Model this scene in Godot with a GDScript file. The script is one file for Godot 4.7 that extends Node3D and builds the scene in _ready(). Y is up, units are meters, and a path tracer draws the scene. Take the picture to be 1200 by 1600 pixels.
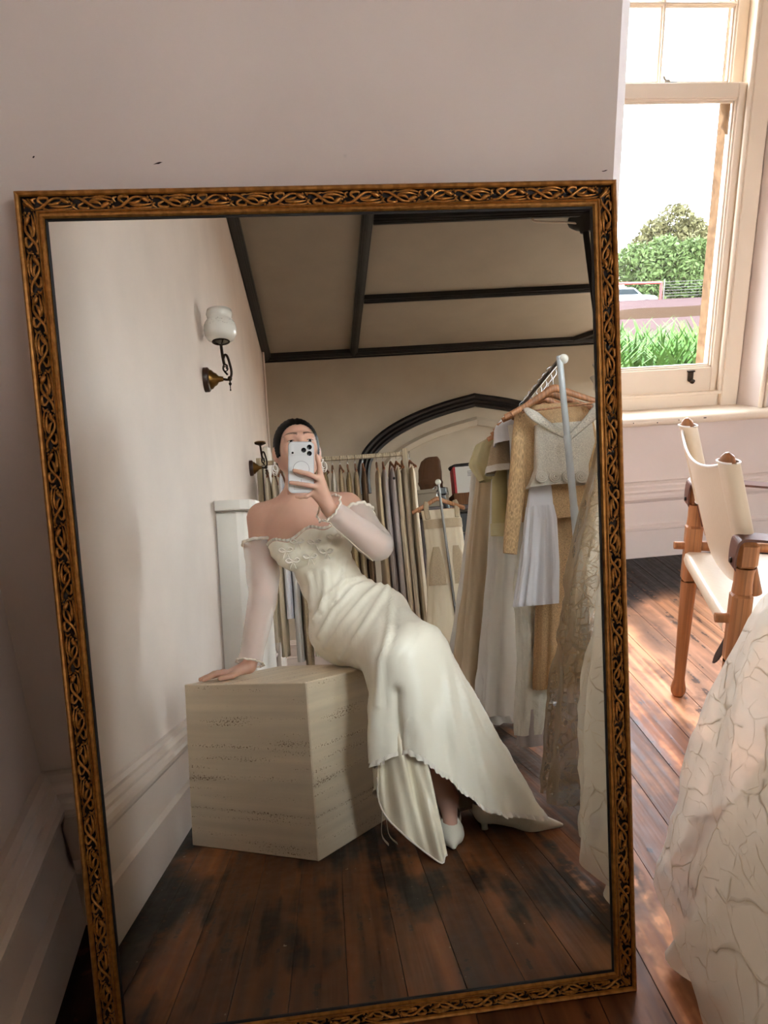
extends Node3D
# A bridal fitting room seen in a leaning gilt mirror. x to the right along the mirror wall, y up, z into the room.
const CAM_POS := Vector3(0.5079, 1.149, 1.1697)
const CAM_R := Vector3(0.990, -0.039, 0.132)
const CAM_D := Vector3(-0.077, -0.952, 0.297)
const CAM_F := Vector3(0.114, -0.304, -0.946)
const ROOM_W := 5.2
const ROOM_H := 3.65
const BACK_Z := 7.25
const FAR_Z := -1.525
var mats := {}
var used := {}
var rng := RandomNumberGenerator.new()

# ---------------------------------------------------------------- naming
func numbered(called: String) -> String:
	if not used.has(called):
		used[called] = 0
		return called
	used[called] += 1
	return "%s_%03d" % [called, used[called]]

func thing(called: String, label: String, category: String, at := Vector3.ZERO, turn := 0.0, group := "") -> Node3D:
	var o := Node3D.new()
	o.name = numbered(called)
	add_child(o)
	o.position = at
	o.rotation.y = turn
	tag(o, label, category, group)
	return o

func tag(o: Node3D, label: String, category: String, group := "") -> void:
	o.set_meta("label", label)
	o.set_meta("category", category)
	if group != "":
		o.set_meta("group", group)

func structure(called: String, label := "") -> Node3D:
	var o := Node3D.new()
	o.name = numbered(called)
	add_child(o)
	o.set_meta("kind", "structure")
	if label != "":
		o.set_meta("label", label)
	return o

func part(called: String, mesh: Mesh, m: Material, parent: Node3D, xf := Transform3D.IDENTITY) -> MeshInstance3D:
	var o := MeshInstance3D.new()
	o.mesh = mesh
	o.material_override = m
	o.name = called
	o.transform = xf
	o.cast_shadow = GeometryInstance3D.SHADOW_CASTING_SETTING_ON
	parent.add_child(o, true)
	return o

func copy_of(src: Node3D, at: Vector3, turn: float, label := "", group := "") -> Node3D:
	var base := String(src.name)
	if base.length() > 4 and base[-4] == "_" and base.right(3).is_valid_int():
		base = base.left(-4)
	var r: Node3D = src.duplicate()
	r.name = numbered(base)
	add_child(r)
	r.position = at
	r.rotation.y = turn
	if label != "":
		r.set_meta("label", label)
	if group != "":
		r.set_meta("group", group)
	return r

# ---------------------------------------------------------------- shapes
func new_st() -> SurfaceTool:
	var st := SurfaceTool.new()
	st.begin(Mesh.PRIMITIVE_TRIANGLES)
	st.set_smooth_group(-1)
	return st

func done(st: SurfaceTool) -> ArrayMesh:
	st.generate_normals()
	return st.commit()

func tri(st: SurfaceTool, a: Vector3, b: Vector3, c: Vector3) -> void:   # counter-clockwise seen from outside
	st.set_uv(Vector2(a.x, a.y)); st.add_vertex(a)
	st.set_uv(Vector2(c.x, c.y)); st.add_vertex(c)
	st.set_uv(Vector2(b.x, b.y)); st.add_vertex(b)

func quad(st: SurfaceTool, a: Vector3, b: Vector3, c: Vector3, d: Vector3) -> void:
	tri(st, a, b, c)
	tri(st, a, c, d)

func box(st: SurfaceTool, c: Vector3, s: Vector3, bev := 0.0, xf := Transform3D.IDENTITY) -> void:
	var h := s * 0.5
	var e: float = min(bev, min(h.x, min(h.y, h.z)) * 0.9)
	st.set_smooth_group(-1)
	var ax := [Vector3.RIGHT, Vector3.UP, Vector3.BACK]
	var hs := [h.x, h.y, h.z]
	for i in 3:
		var j := (i + 1) % 3
		var k := (i + 2) % 3
		for sg in [-1.0, 1.0]:
			var n: Vector3 = ax[i] * sg * hs[i]
			var u: Vector3 = ax[j] * (hs[j] - e)
			var v: Vector3 = ax[k] * (hs[k] - e)
			if sg > 0:
				quad(st, xf * (c + n - u - v), xf * (c + n + u - v), xf * (c + n + u + v), xf * (c + n - u + v))
			else:
				quad(st, xf * (c + n - u - v), xf * (c + n - u + v), xf * (c + n + u + v), xf * (c + n + u - v))
	if e <= 0.0:
		return
	for i in 3:
		var j := (i + 1) % 3
		var k := (i + 2) % 3
		for sj in [-1.0, 1.0]:
			for sk in [-1.0, 1.0]:
				var u: Vector3 = ax[i] * (hs[i] - e)
				var p1: Vector3 = ax[j] * sj * hs[j] + ax[k] * sk * (hs[k] - e)
				var p2: Vector3 = ax[j] * sj * (hs[j] - e) + ax[k] * sk * hs[k]
				if sj * sk > 0:
					quad(st, xf * (c + p1 - u), xf * (c + p1 + u), xf * (c + p2 + u), xf * (c + p2 - u))
				else:
					quad(st, xf * (c + p1 - u), xf * (c + p2 - u), xf * (c + p2 + u), xf * (c + p1 + u))
	for sx in [-1.0, 1.0]:
		for sy in [-1.0, 1.0]:
			for sz in [-1.0, 1.0]:
				var a := c + Vector3(sx * h.x, sy * (h.y - e), sz * (h.z - e))
				var b := c + Vector3(sx * (h.x - e), sy * h.y, sz * (h.z - e))
				var d := c + Vector3(sx * (h.x - e), sy * (h.y - e), sz * h.z)
				if sx * sy * sz > 0:
					tri(st, xf * a, xf * b, xf * d)
				else:
					tri(st, xf * a, xf * d, xf * b)

func box_mesh(s: Vector3, bev := 0.0, c := Vector3.ZERO) -> ArrayMesh:
	var st := new_st()
	box(st, c, s, bev)
	return done(st)

# a grid of points, rows of equal length; smooth
func sheet(st: SurfaceTool, rows: Array, closed := false, uvscale := Vector2.ONE) -> void:
	st.set_smooth_group(0)
	var nr := rows.size()
	for i in nr - 1:
		var a: PackedVector3Array = rows[i]
		var b: PackedVector3Array = rows[i + 1]
		var n := a.size()
		var last := n if closed else n - 1
		for j in last:
			var k := (j + 1) % n
			var u0 := float(j) / last * uvscale.x
			var u1 := float(j + 1) / last * uvscale.x
			var v0 := float(i) / (nr - 1) * uvscale.y
			var v1 := float(i + 1) / (nr - 1) * uvscale.y
			st.set_uv(Vector2(u0, v0)); st.add_vertex(a[j])
			st.set_uv(Vector2(u1, v1)); st.add_vertex(b[k])
			st.set_uv(Vector2(u0, v1)); st.add_vertex(b[j])
			st.set_uv(Vector2(u0, v0)); st.add_vertex(a[j])
			st.set_uv(Vector2(u1, v0)); st.add_vertex(a[k])
			st.set_uv(Vector2(u1, v1)); st.add_vertex(b[k])
	st.set_smooth_group(-1)

func cap_ring(st: SurfaceTool, ring: PackedVector3Array, flip := false) -> void:
	var c := Vector3.ZERO
	for p in ring:
		c += p
	c /= ring.size()
	for j in ring.size():
		var k := (j + 1) % ring.size()
		if flip:
			tri(st, c, ring[j], ring[k])
		else:
			tri(st, c, ring[k], ring[j])

func spline(keys: Array, n: int) -> PackedVector3Array:
	var out := PackedVector3Array()
	var m := keys.size()
	for i in n:
		var t := float(i) / (n - 1) * (m - 1)
		var s: int = min(int(t), m - 2)
		var f := t - s
		var p0: Vector3 = keys[max(s - 1, 0)]
		var p1: Vector3 = keys[s]
		var p2: Vector3 = keys[s + 1]
		var p3: Vector3 = keys[min(s + 2, m - 1)]
		out.append(p1.cubic_interpolate(p2, p0, p3, f))
	return out

func tube(st: SurfaceTool, pts: PackedVector3Array, radii, sides := 10, caps := true, flat := 1.0, up := Vector3.ZERO) -> void:
	var rows := []
	var nrm := Vector3.ZERO
	for i in pts.size():
		var t := (pts[min(i + 1, pts.size() - 1)] - pts[max(i - 1, 0)]).normalized()
		if up != Vector3.ZERO:
			nrm = up
		elif nrm == Vector3.ZERO:
			nrm = Vector3.UP if abs(t.y) < 0.9 else Vector3.RIGHT
		nrm = (nrm - t * nrm.dot(t)).normalized()
		var bin := t.cross(nrm)
		var r: float = radii if radii is float else radii[i]
		var ring := PackedVector3Array()
		for j in sides:
			var a := TAU * j / sides
			ring.append(pts[i] + nrm * cos(a) * r * flat + bin * sin(a) * r)
		rows.append(ring)
	sheet(st, rows, true, Vector2(1, 1))
	if caps:
		cap_ring(st, rows[0], true)
		cap_ring(st, rows[-1], false)

func tube_mesh(keys: Array, r, n := 16, sides := 10, flat := 1.0, up := Vector3.ZERO) -> ArrayMesh:
	var st := new_st()
	tube(st, spline(keys, n) if n > 0 else PackedVector3Array(keys), r, sides, true, flat, up)
	return done(st)

func lathe(st: SurfaceTool, prof: Array, sides := 20, xf := Transform3D.IDENTITY, smooth := true) -> void:   # profile of (r, y), bottom to top
	var rows := []
	for p in prof:
		var ring := PackedVector3Array()
		for j in sides:
			var a := -TAU * j / sides
			ring.append(xf * Vector3(p.x * cos(a), p.y, p.x * sin(a)))
		rows.append(ring)
	rows.reverse()
	sheet(st, rows, true)
	if not smooth:
		pass

func lathe_mesh(prof: Array, sides := 20, xf := Transform3D.IDENTITY) -> ArrayMesh:
	var st := new_st()
	lathe(st, prof, sides, xf)
	return done(st)

# extrude a closed polygon (x, y) along z from z0 to z1
func prism(st: SurfaceTool, poly: PackedVector2Array, z0: float, z1: float, xf := Transform3D.IDENTITY) -> void:
	var idx := Geometry2D.triangulate_polygon(poly)
	var ccw := not Geometry2D.is_polygon_clockwise(poly)
	st.set_smooth_group(-1)
	for i in range(0, idx.size(), 3):
		var a := poly[idx[i]]
		var b := poly[idx[i + 1]]
		var c := poly[idx[i + 2]]
		if (b - a).cross(c - a) < 0:
			var t := b
			b = c
			c = t
		tri(st, xf * Vector3(a.x, a.y, z1), xf * Vector3(b.x, b.y, z1), xf * Vector3(c.x, c.y, z1))
		tri(st, xf * Vector3(a.x, a.y, z0), xf * Vector3(c.x, c.y, z0), xf * Vector3(b.x, b.y, z0))
	for i in poly.size():
		var a := poly[i]
		var b := poly[(i + 1) % poly.size()]
		if not ccw:
			var t := a
			a = b
			b = t
		quad(st, xf * Vector3(a.x, a.y, z0), xf * Vector3(b.x, b.y, z0), xf * Vector3(b.x, b.y, z1), xf * Vector3(a.x, a.y, z1))

func ball(st: SurfaceTool, c: Vector3, r: Vector3, sides := 12, rings := 8) -> void:
	var prof := []
	for i in rings + 1:
		var a := -PI / 2 + PI * i / rings
		prof.append(Vector2(max(cos(a), 0.001), sin(a)))
	lathe(st, prof, sides, Transform3D(Basis.from_scale(r), c))

# cloth: closed rings at heights; keys [y, cx, cz, half width, half depth, fold amplitude]
func cloth(st: SurfaceTool, keys: Array, rows_n: int, n: int, folds: float, seed_: int, square := 0.85, uvs := Vector2(3, 3), crush := 0.0) -> void:
	var rg := RandomNumberGenerator.new()
	rg.seed = seed_
	var ph := rg.randf() * TAU
	var ph2 := rg.randf() * TAU
	var nz := FastNoiseLite.new()
	nz.seed = seed_
	nz.frequency = 1.0
	nz.noise_type = FastNoiseLite.TYPE_SIMPLEX_SMOOTH
	var rows := []
	var m := keys.size()
	for i in rows_n:
		var t := float(i) / (rows_n - 1) * (m - 1)
		var s: int = min(int(t), m - 2)
		var f := smoothstep(0.0, 1.0, t - s) * 0.35 + (t - s) * 0.65
		var k := []
		for q in 6:
			k.append(lerpf(keys[s][q], keys[s + 1][q], f))
		var ring := PackedVector3Array()
		for j in n:
			var a := TAU * j / n
			var ca := cos(a)
			var sa := sin(a)
			var x: float = sign(ca) * pow(abs(ca), square)
			var z: float = sign(sa) * pow(abs(sa), square)
			var wob := nz.get_noise_2d(cos(a) * 1.3 + 5.0, k[0] * 1.6) * 2.2
			var fd: float = sin(folds * a + ph + wob) * 0.65 + sin(folds * 1.63 * a + ph2 - wob * 1.4) * 0.35
			fd *= k[5]
			var p := Vector3(k[1] + x * k[3] + ca * fd, k[0], k[2] + z * k[4] + sa * fd)
			if crush > 0.0:
				p += Vector3(ca, 0, sa) * nz.get_noise_3d(p.x * 14, p.y * 14, p.z * 14) * crush
			ring.append(p)
		rows.append(ring)
	sheet(st, rows, true, uvs)

func cloth_mesh(keys: Array, rows_n: int, n: int, folds: float, seed_: int, square := 0.85, uvs := Vector2(3, 3), crush := 0.0) -> ArrayMesh:
	var st := new_st()
	cloth(st, keys, rows_n, n, folds, seed_, square, uvs, crush)
	return done(st)

# ---------------------------------------------------------------- fields (bodies, draped cloth)
class Field:
	var o: Vector3
	var h: float
	var nx: int
	var ny: int
	var nz: int
	var d: PackedFloat32Array
	var verts := PackedVector3Array()
	var faces := PackedInt32Array()
	func _init(lo: Vector3, hi: Vector3, cell: float) -> void:
		o = lo
		h = cell
		nx = int(ceil((hi.x - lo.x) / cell)) + 1
		ny = int(ceil((hi.y - lo.y) / cell)) + 1
		nz = int(ceil((hi.z - lo.z) / cell)) + 1
		d = PackedFloat32Array()
		d.resize(nx * ny * nz)
		d.fill(1.0)
	func span(lo: Vector3, hi: Vector3) -> Array:
		return [clampi(int((lo.x - o.x) / h), 0, nx - 1), clampi(int((hi.x - o.x) / h) + 1, 0, nx - 1),
			clampi(int((lo.y - o.y) / h), 0, ny - 1), clampi(int((hi.y - o.y) / h) + 1, 0, ny - 1),
			clampi(int((lo.z - o.z) / h), 0, nz - 1), clampi(int((hi.z - o.z) / h) + 1, 0, nz - 1)]
	func cap(a: Vector3, b: Vector3, ra: float, rb: float, k := 0.03) -> void:
		var m: float = max(ra, rb) + k + h * 2.0
		var e := Vector3(m, m, m)
		var s := span(a.min(b) - e, a.max(b) + e)
		var ba := b - a
		var bb: float = max(ba.length_squared(), 1e-9)
		for iz in range(s[4], s[5] + 1):
			for iy in range(s[2], s[3] + 1):
				var at: int = (iz * ny + iy) * nx + s[0]
				var pa := o + Vector3(s[0] * h, iy * h, iz * h) - a
				for ix in range(s[0], s[1] + 1):
					var t := clampf(pa.dot(ba) / bb, 0.0, 1.0)
					var v := (pa - ba * t).length() - ra - (rb - ra) * t
					var w := d[at]
					var g: float = k - absf(v - w)
					if g > 0.0:
						d[at] = minf(v, w) - g * g / (4.0 * k)
					elif v < w:
						d[at] = v
					at += 1
					pa.x += h
	func ell(c: Vector3, r: Vector3, k := 0.03, turn := Basis.IDENTITY) -> void:
		var mr: float = max(r.x, max(r.y, r.z)) + k + h * 2.0
		var s := span(c - Vector3(mr, mr, mr), c + Vector3(mr, mr, mr))
		var inv := turn.transposed()
		for iz in range(s[4], s[5] + 1):
			for iy in range(s[2], s[3] + 1):
				var at: int = (iz * ny + iy) * nx + s[0]
				for ix in range(s[0], s[1] + 1):
					var q := inv * (o + Vector3(ix * h, iy * h, iz * h) - c)
					var k0 := (q / r).length()
					var k1: float = max((q / (r * r)).length(), 1e-6)
					var v := k0 * (k0 - 1.0) / k1
					var w := d[at]
					var g: float = k - absf(v - w)
					if g > 0.0:
						d[at] = minf(v, w) - g * g / (4.0 * k)
					elif v < w:
						d[at] = v
					at += 1
	func nets() -> void:
		verts = PackedVector3Array()
		faces = PackedInt32Array()
		var ids := PackedInt32Array()
		ids.resize(nx * ny * nz)
		ids.fill(-1)
		var sy := nx
		var sz := nx * ny
		var off := [0, 1, sy, sy + 1, sz, sz + 1, sz + sy, sz + sy + 1]
		var cor := [Vector3(0, 0, 0), Vector3(1, 0, 0), Vector3(0, 1, 0), Vector3(1, 1, 0), Vector3(0, 0, 1), Vector3(1, 0, 1), Vector3(0, 1, 1), Vector3(1, 1, 1)]
		var ed := [[0, 1], [2, 3], [4, 5], [6, 7], [0, 2], [1, 3], [4, 6], [5, 7], [0, 4], [1, 5], [2, 6], [3, 7]]
		for z in nz - 1:
			for y in ny - 1:
				var at := (z * ny + y) * nx
				for x in nx - 1:
					var m := d[at]
					if m > 0.3:
						at += 1
						continue
					var neg := int(m < 0) + int(d[at + 1] < 0) + int(d[at + sy] < 0) + int(d[at + sy + 1] < 0) + int(d[at + sz] < 0) + int(d[at + sz + 1] < 0) + int(d[at + sz + sy] < 0) + int(d[at + sz + sy + 1] < 0)
					if neg > 0 and neg < 8:
						var sum := Vector3.ZERO
						var cnt := 0
						for e in ed:
							var a: float = d[at + off[e[0]]]
							var b: float = d[at + off[e[1]]]
							if (a < 0) != (b < 0):
								var t := a / (a - b)
								sum += (cor[e[0]] as Vector3).lerp(cor[e[1]], t)
								cnt += 1
						ids[at] = verts.size()
						verts.append(o + (Vector3(x, y, z) + sum / cnt) * h)
					at += 1
		for z in range(1, nz - 1):
			for y in range(1, ny - 1):
				for x in range(1, nx - 1):
					var at := (z * ny + y) * nx + x
					var a := d[at]
					if absf(a) > 2.0 * h:
						continue
					if (a < 0) != (d[at + 1] < 0):
						put(ids[at - sy - sz], ids[at - sz], ids[at], ids[at - sy], a < 0)
					if (a < 0) != (d[at + sy] < 0):
						put(ids[at - 1 - sz], ids[at - 1], ids[at], ids[at - sz], a < 0)
					if (a < 0) != (d[at + sz] < 0):
						put(ids[at - 1 - sy], ids[at - sy], ids[at], ids[at - 1], a < 0)
	func put(a: int, b: int, c: int, e: int, out: bool) -> void:
		if a < 0 or b < 0 or c < 0 or e < 0:
			return
		if out:
			faces.append_array([a, c, b, a, e, c])
		else:
			faces.append_array([a, b, c, a, c, e])
	func normals() -> PackedVector3Array:
		var n := PackedVector3Array()
		n.resize(verts.size())
		for i in range(0, faces.size(), 3):
			var a := faces[i]
			var b := faces[i + 1]
			var c := faces[i + 2]
			var f := (verts[c] - verts[a]).cross(verts[b] - verts[a])
			n[a] += f
			n[b] += f
			n[c] += f
		for i in n.size():
			n[i] = n[i].normalized()
		return n
	func relax(times: int) -> void:
		for q in times:
			var s := PackedVector3Array()
			s.resize(verts.size())
			var c := PackedInt32Array()
			c.resize(verts.size())
			for i in range(0, faces.size(), 3):
				for j in 3:
					var a := faces[i + j]
					s[a] += verts[faces[i + (j + 1) % 3]]
					c[a] += 1
			for i in verts.size():
				if c[i] > 0:
					verts[i] = verts[i].lerp(s[i] / c[i], 0.5)
	func clip(keep: PackedFloat32Array) -> void:   # cut away where keep < 0
		var f2 := PackedInt32Array()
		var cuts := {}
		for i in range(0, faces.size(), 3):
			var poly := PackedInt32Array()
			for j in 3:
				var a := faces[i + j]
				var b := faces[i + (j + 1) % 3]
				if keep[a] >= 0:
					poly.append(a)
				if (keep[a] >= 0) != (keep[b] >= 0):
					var key := Vector2i(mini(a, b), maxi(a, b))
					if not cuts.has(key):
						cuts[key] = verts.size()
						verts.append(verts[a].lerp(verts[b], keep[a] / (keep[a] - keep[b])))
						keep.append(0.0)
					poly.append(cuts[key])
			for j in range(1, poly.size() - 1):
				f2.append_array([poly[0], poly[j], poly[j + 1]])
		faces = f2
	func mesh(colors := PackedColorArray(), onto: ArrayMesh = null, uv_size := 0.0) -> ArrayMesh:
		var arr := []
		arr.resize(Mesh.ARRAY_MAX)
		arr[Mesh.ARRAY_VERTEX] = verts
		arr[Mesh.ARRAY_NORMAL] = normals()
		arr[Mesh.ARRAY_INDEX] = faces
		if colors.size() > 0:
			arr[Mesh.ARRAY_COLOR] = colors
		var me := onto if onto else ArrayMesh.new()
		me.add_surface_from_arrays(Mesh.PRIMITIVE_TRIANGLES, arr)
		return me

# ---------------------------------------------------------------- textures and materials
func noise_bytes(w: int, hh: int, freq: float, seed_: int, ridged := false, kind := FastNoiseLite.TYPE_SIMPLEX_SMOOTH, oct := 4, seamless := false) -> PackedByteArray:
	var n := FastNoiseLite.new()
	n.seed = seed_
	n.frequency = freq
	n.noise_type = kind
	n.fractal_octaves = oct
	n.fractal_type = FastNoiseLite.FRACTAL_RIDGED if ridged else FastNoiseLite.FRACTAL_FBM
	var im: Image = n.get_seamless_image(w, hh) if seamless else n.get_image(w, hh)
	im.convert(Image.FORMAT_L8)
	return im.get_data()

func stretched(w0: int, h0: int, w: int, hh: int, freq: float, seed_: int) -> PackedByteArray:
	var n := FastNoiseLite.new()
	n.seed = seed_
	n.frequency = freq
	n.fractal_octaves = 4
	var im := n.get_image(w0, h0)
	im.convert(Image.FORMAT_L8)
	im.resize(w, hh, Image.INTERPOLATE_CUBIC)
	return im.get_data()

func picture(w: int, hh: int, data: PackedByteArray) -> ImageTexture:
	var im := Image.create_from_data(w, hh, false, Image.FORMAT_RGB8, data)
	im.generate_mipmaps()
	return ImageTexture.create_from_image(im)

func grey_picture(w: int, hh: int, data: PackedByteArray) -> ImageTexture:
	return ImageTexture.create_from_image(Image.create_from_data(w, hh, false, Image.FORMAT_L8, data))

func normal_picture(w: int, hh: int, data: PackedByteArray, strength: float) -> ImageTexture:
	var im := Image.create_from_data(w, hh, false, Image.FORMAT_L8, data)
	im.convert(Image.FORMAT_RGBA8)
	im.bump_map_to_normal_map(strength)
	return ImageTexture.create_from_image(im)

func plain(called: String, c: Color, rough := 0.6, metal := 0.0) -> StandardMaterial3D:
	var m := StandardMaterial3D.new()
	m.albedo_color = c
	m.roughness = rough
	m.metallic = metal
	m.cull_mode = BaseMaterial3D.CULL_DISABLED
	mats[called] = m
	return m

func fabric(called: String, c: Color, rough := 0.75, normal: Texture2D = null, depth := 0.6, uv := Vector3.ONE, alpha := 1.0, back := Color.BLACK) -> StandardMaterial3D:
	var m := plain(called, c, rough)
	if normal:
		m.normal_enabled = true
		m.normal_texture = normal
		m.normal_scale = depth
		m.uv1_scale = uv
	if alpha < 1.0:
		m.transparency = BaseMaterial3D.TRANSPARENCY_ALPHA
		m.albedo_color.a = alpha
	if back != Color.BLACK:
		m.backlight_enabled = true
		m.backlight = back
	return m

# ---------------------------------------------------------------- the scene
func _ready() -> void:
	var cam := Camera3D.new()
	cam.name = "camera"
	add_child(cam)
	cam.fov = 71.42
	cam.near = 0.004
	cam.far = 300.0
	cam.transform = Transform3D(Basis(CAM_R, -CAM_D, -CAM_F).orthonormalized(), CAM_POS)
	cam.current = true

	var sky_mat := ProceduralSkyMaterial.new()
	sky_mat.sky_top_color = Color(0.905, 0.945, 1.0)
	sky_mat.sky_horizon_color = Color(0.955, 0.975, 1.0)
	sky_mat.ground_horizon_color = Color(0.75, 0.70, 0.66)
	sky_mat.ground_bottom_color = Color(0.45, 0.40, 0.36)
	sky_mat.sky_energy_multiplier = 1.0
	sky_mat.sun_angle_max = 0.0
	var sky := Sky.new()
	sky.sky_material = sky_mat
	var env := Environment.new()
	env.background_mode = Environment.BG_SKY
	env.sky = sky
	env.background_energy_multiplier = 6.0
	env.tonemap_mode = Environment.TONE_MAPPER_LINEAR
	env.tonemap_exposure = 6.1
	env.sdfgi_enabled = true
	env.ssao_enabled = true
	env.ssil_enabled = true
	var we := WorldEnvironment.new()
	we.name = "environment"
	we.environment = env
	add_child(we)

	make_materials()
	build_room()
	build_window()
	build_outside()
	build_mirror()
	build_cube()
	build_person()
	build_chair()
	build_gowns()
	build_right_rack()
	build_back_rack()
	build_back_corner()
	build_fittings()

func make_materials() -> void:
	var wall_n := normal_picture(512, 512, noise_bytes(512, 512, 0.012, 3, false, FastNoiseLite.TYPE_SIMPLEX_SMOOTH, 5, true), 2.0)
	# painted plaster: faint blotches of the old paint
	var nb := noise_bytes(512, 512, 0.006, 11, false, FastNoiseLite.TYPE_SIMPLEX_SMOOTH, 5, true)
	var sp := noise_bytes(512, 512, 0.09, 12, false, FastNoiseLite.TYPE_SIMPLEX_SMOOTH, 2, true)
	var data := PackedByteArray()
	data.resize(512 * 512 * 3)
	for i in 512 * 512:
		var v := 246.0 + (nb[i] - 128) * 0.05
		if sp[i] > 246:
			v -= (sp[i] - 246) * 5.0
		data[i * 3] = int(clampf(v, 0, 255))
		data[i * 3 + 1] = int(clampf(v * 0.995, 0, 255))
		data[i * 3 + 2] = int(clampf(v * 0.985, 0, 255))
	var wall_t := picture(512, 512, data)
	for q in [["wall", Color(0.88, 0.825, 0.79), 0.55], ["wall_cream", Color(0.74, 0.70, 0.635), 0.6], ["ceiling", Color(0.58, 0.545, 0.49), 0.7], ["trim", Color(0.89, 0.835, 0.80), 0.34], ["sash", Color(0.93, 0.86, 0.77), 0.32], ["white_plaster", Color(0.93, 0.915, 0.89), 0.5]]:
		var m := plain(q[0], q[1], q[2])
		m.albedo_texture = wall_t
		m.normal_enabled = true
		m.normal_texture = wall_n
		m.normal_scale = 0.18
		m.uv1_triplanar = true
		m.uv1_world_triplanar = true
		m.uv1_scale = Vector3(0.55, 0.55, 0.55)
	plain("timber_black", Color(0.045, 0.04, 0.045), 0.5)
	plain("cord", Color(0.72, 0.65, 0.58), 0.6)
	plain("iron", Color(0.11, 0.10, 0.09), 0.5, 0.6)
	plain("chip", Color(0.20, 0.12, 0.09), 0.8)

	# floor boards: grain runs along z; black stain along the walls; worn zone with window light painted in
	var W := 1024
	var H := 2048
	var grain := stretched(1024, 96, W, H, 0.05, 5)
	var grain2 := stretched(1024, 30, W, H, 0.011, 6)
	var patch := noise_bytes(W, H, 0.0042, 8, false, FastNoiseLite.TYPE_SIMPLEX_SMOOTH, 5)
	var patch2 := stretched(1024, 700, W, H, 0.012, 9)
	var wear := noise_bytes(W, H, 0.05, 10, false, FastNoiseLite.TYPE_SIMPLEX_SMOOTH, 3)
	data = PackedByteArray()
	data.resize(W * H * 3)
	var rough := PackedByteArray()
	rough.resize(W * H)
	var tone := []
	rng.seed = 41
	for i in 24:
		tone.append(rng.randf_range(0.80, 1.12))
	for j in H:
		var z := -1.55 + j * 4.6 / H
		for i in W:
			var x := i * 2.3 / W
			var at := j * W + i
			var g := (grain[at] - 128) / 128.0
			var g2 := (grain2[at] - 128) / 128.0
			var pa := (patch[at] - 128) / 128.0
			var pb := (patch2[at] - 128) / 128.0
			var we := (wear[at] - 128) / 128.0
			var t: float = tone[int(x / 0.104)]
			var l := (1.0 + g * 0.34 + g2 * 0.20) * t
			# stained by the mirror; farther right, wear plus window light put into the colour
			var worn_lit := clampf((x - 1.12) * 2.2 + (0.1 - z) * 0.5 + pa * 1.5 + g * 0.7 + we * 0.4, 0.0, 1.0)
			var r := lerpf(0.53, 0.80, worn_lit) * l
			var gg := lerpf(0.335, 0.575, worn_lit) * l
			var b := lerpf(0.205, 0.42, worn_lit) * l
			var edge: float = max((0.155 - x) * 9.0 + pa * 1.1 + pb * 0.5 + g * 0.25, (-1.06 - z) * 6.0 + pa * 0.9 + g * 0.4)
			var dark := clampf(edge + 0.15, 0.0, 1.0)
			var spot := clampf((pb * 0.9 + pa * 0.9 + g * 0.7 - 0.06) * 1.7, 0.0, 1.0) * lerpf(0.82, 0.30, worn_lit)
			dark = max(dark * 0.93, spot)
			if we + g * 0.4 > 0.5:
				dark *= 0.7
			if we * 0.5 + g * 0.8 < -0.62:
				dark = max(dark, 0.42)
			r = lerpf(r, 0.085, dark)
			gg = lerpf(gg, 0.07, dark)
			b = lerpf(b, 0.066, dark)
			data[at * 3] = int(clampf(r, 0, 1) * 255)
			data[at * 3 + 1] = int(clampf(gg, 0, 1) * 255)
			data[at * 3 + 2] = int(clampf(b, 0, 1) * 255)
			rough[at] = int(clampf(0.46 + g * 0.10 + we * 0.09 + pa * 0.08, 0.2, 0.9) * 255)
	# flecks of pale paint
	for q in 420:
		var px := rng.randi_range(2, W - 4)
		var py := rng.randi_range(2, H - 4)
		var n := 1 if rng.randf() < 0.85 else 3
		for a in n:
			for c in rng.randi_range(1, n + 1):
				var at := ((py + c) * W + px + a) * 3
				data[at] = 185
				data[at + 1] = 172
				data[at + 2] = 155
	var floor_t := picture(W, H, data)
	var floor_r := grey_picture(W, H, rough)
	var floor_n := normal_picture(W, H, grain, 3.0)
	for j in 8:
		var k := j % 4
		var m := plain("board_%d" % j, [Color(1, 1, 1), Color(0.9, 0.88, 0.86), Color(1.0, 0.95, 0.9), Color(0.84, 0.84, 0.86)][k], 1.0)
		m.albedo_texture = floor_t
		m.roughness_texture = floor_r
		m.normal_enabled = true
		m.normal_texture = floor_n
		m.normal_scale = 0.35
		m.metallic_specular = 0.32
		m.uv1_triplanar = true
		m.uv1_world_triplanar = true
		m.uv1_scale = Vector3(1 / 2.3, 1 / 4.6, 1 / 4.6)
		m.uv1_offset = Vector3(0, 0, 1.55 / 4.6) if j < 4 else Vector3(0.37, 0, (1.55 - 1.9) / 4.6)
	plain("gap", Color(0.02, 0.015, 0.012), 0.9)

	# gilt: worn gold over dark bole
	var gn := noise_bytes(256, 256, 0.03, 21, false, FastNoiseLite.TYPE_SIMPLEX_SMOOTH, 4, true)
	data = PackedByteArray()
	data.resize(256 * 256 * 3)
	for i in 256 * 256:
		var t := clampf((gn[i] - 70) / 110.0, 0.0, 1.0)
		data[i * 3] = int(lerpf(160, 196, t))
		data[i * 3 + 1] = int(lerpf(112, 142, t))
		data[i * 3 + 2] = int(lerpf(56, 76, t))
	var gold_t := picture(256, 256, data)
	var g1 := plain("gilt", Color(0.95, 0.93, 0.9), 0.38, 0.7)
	g1.albedo_texture = gold_t
	g1.uv1_triplanar = true
	g1.uv1_scale = Vector3(9, 9, 9)
	var g2m := plain("gilt_carved", Color(1.0, 0.98, 0.95), 0.33, 0.7)
	g2m.albedo_texture = gold_t
	g2m.uv1_triplanar = true
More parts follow.
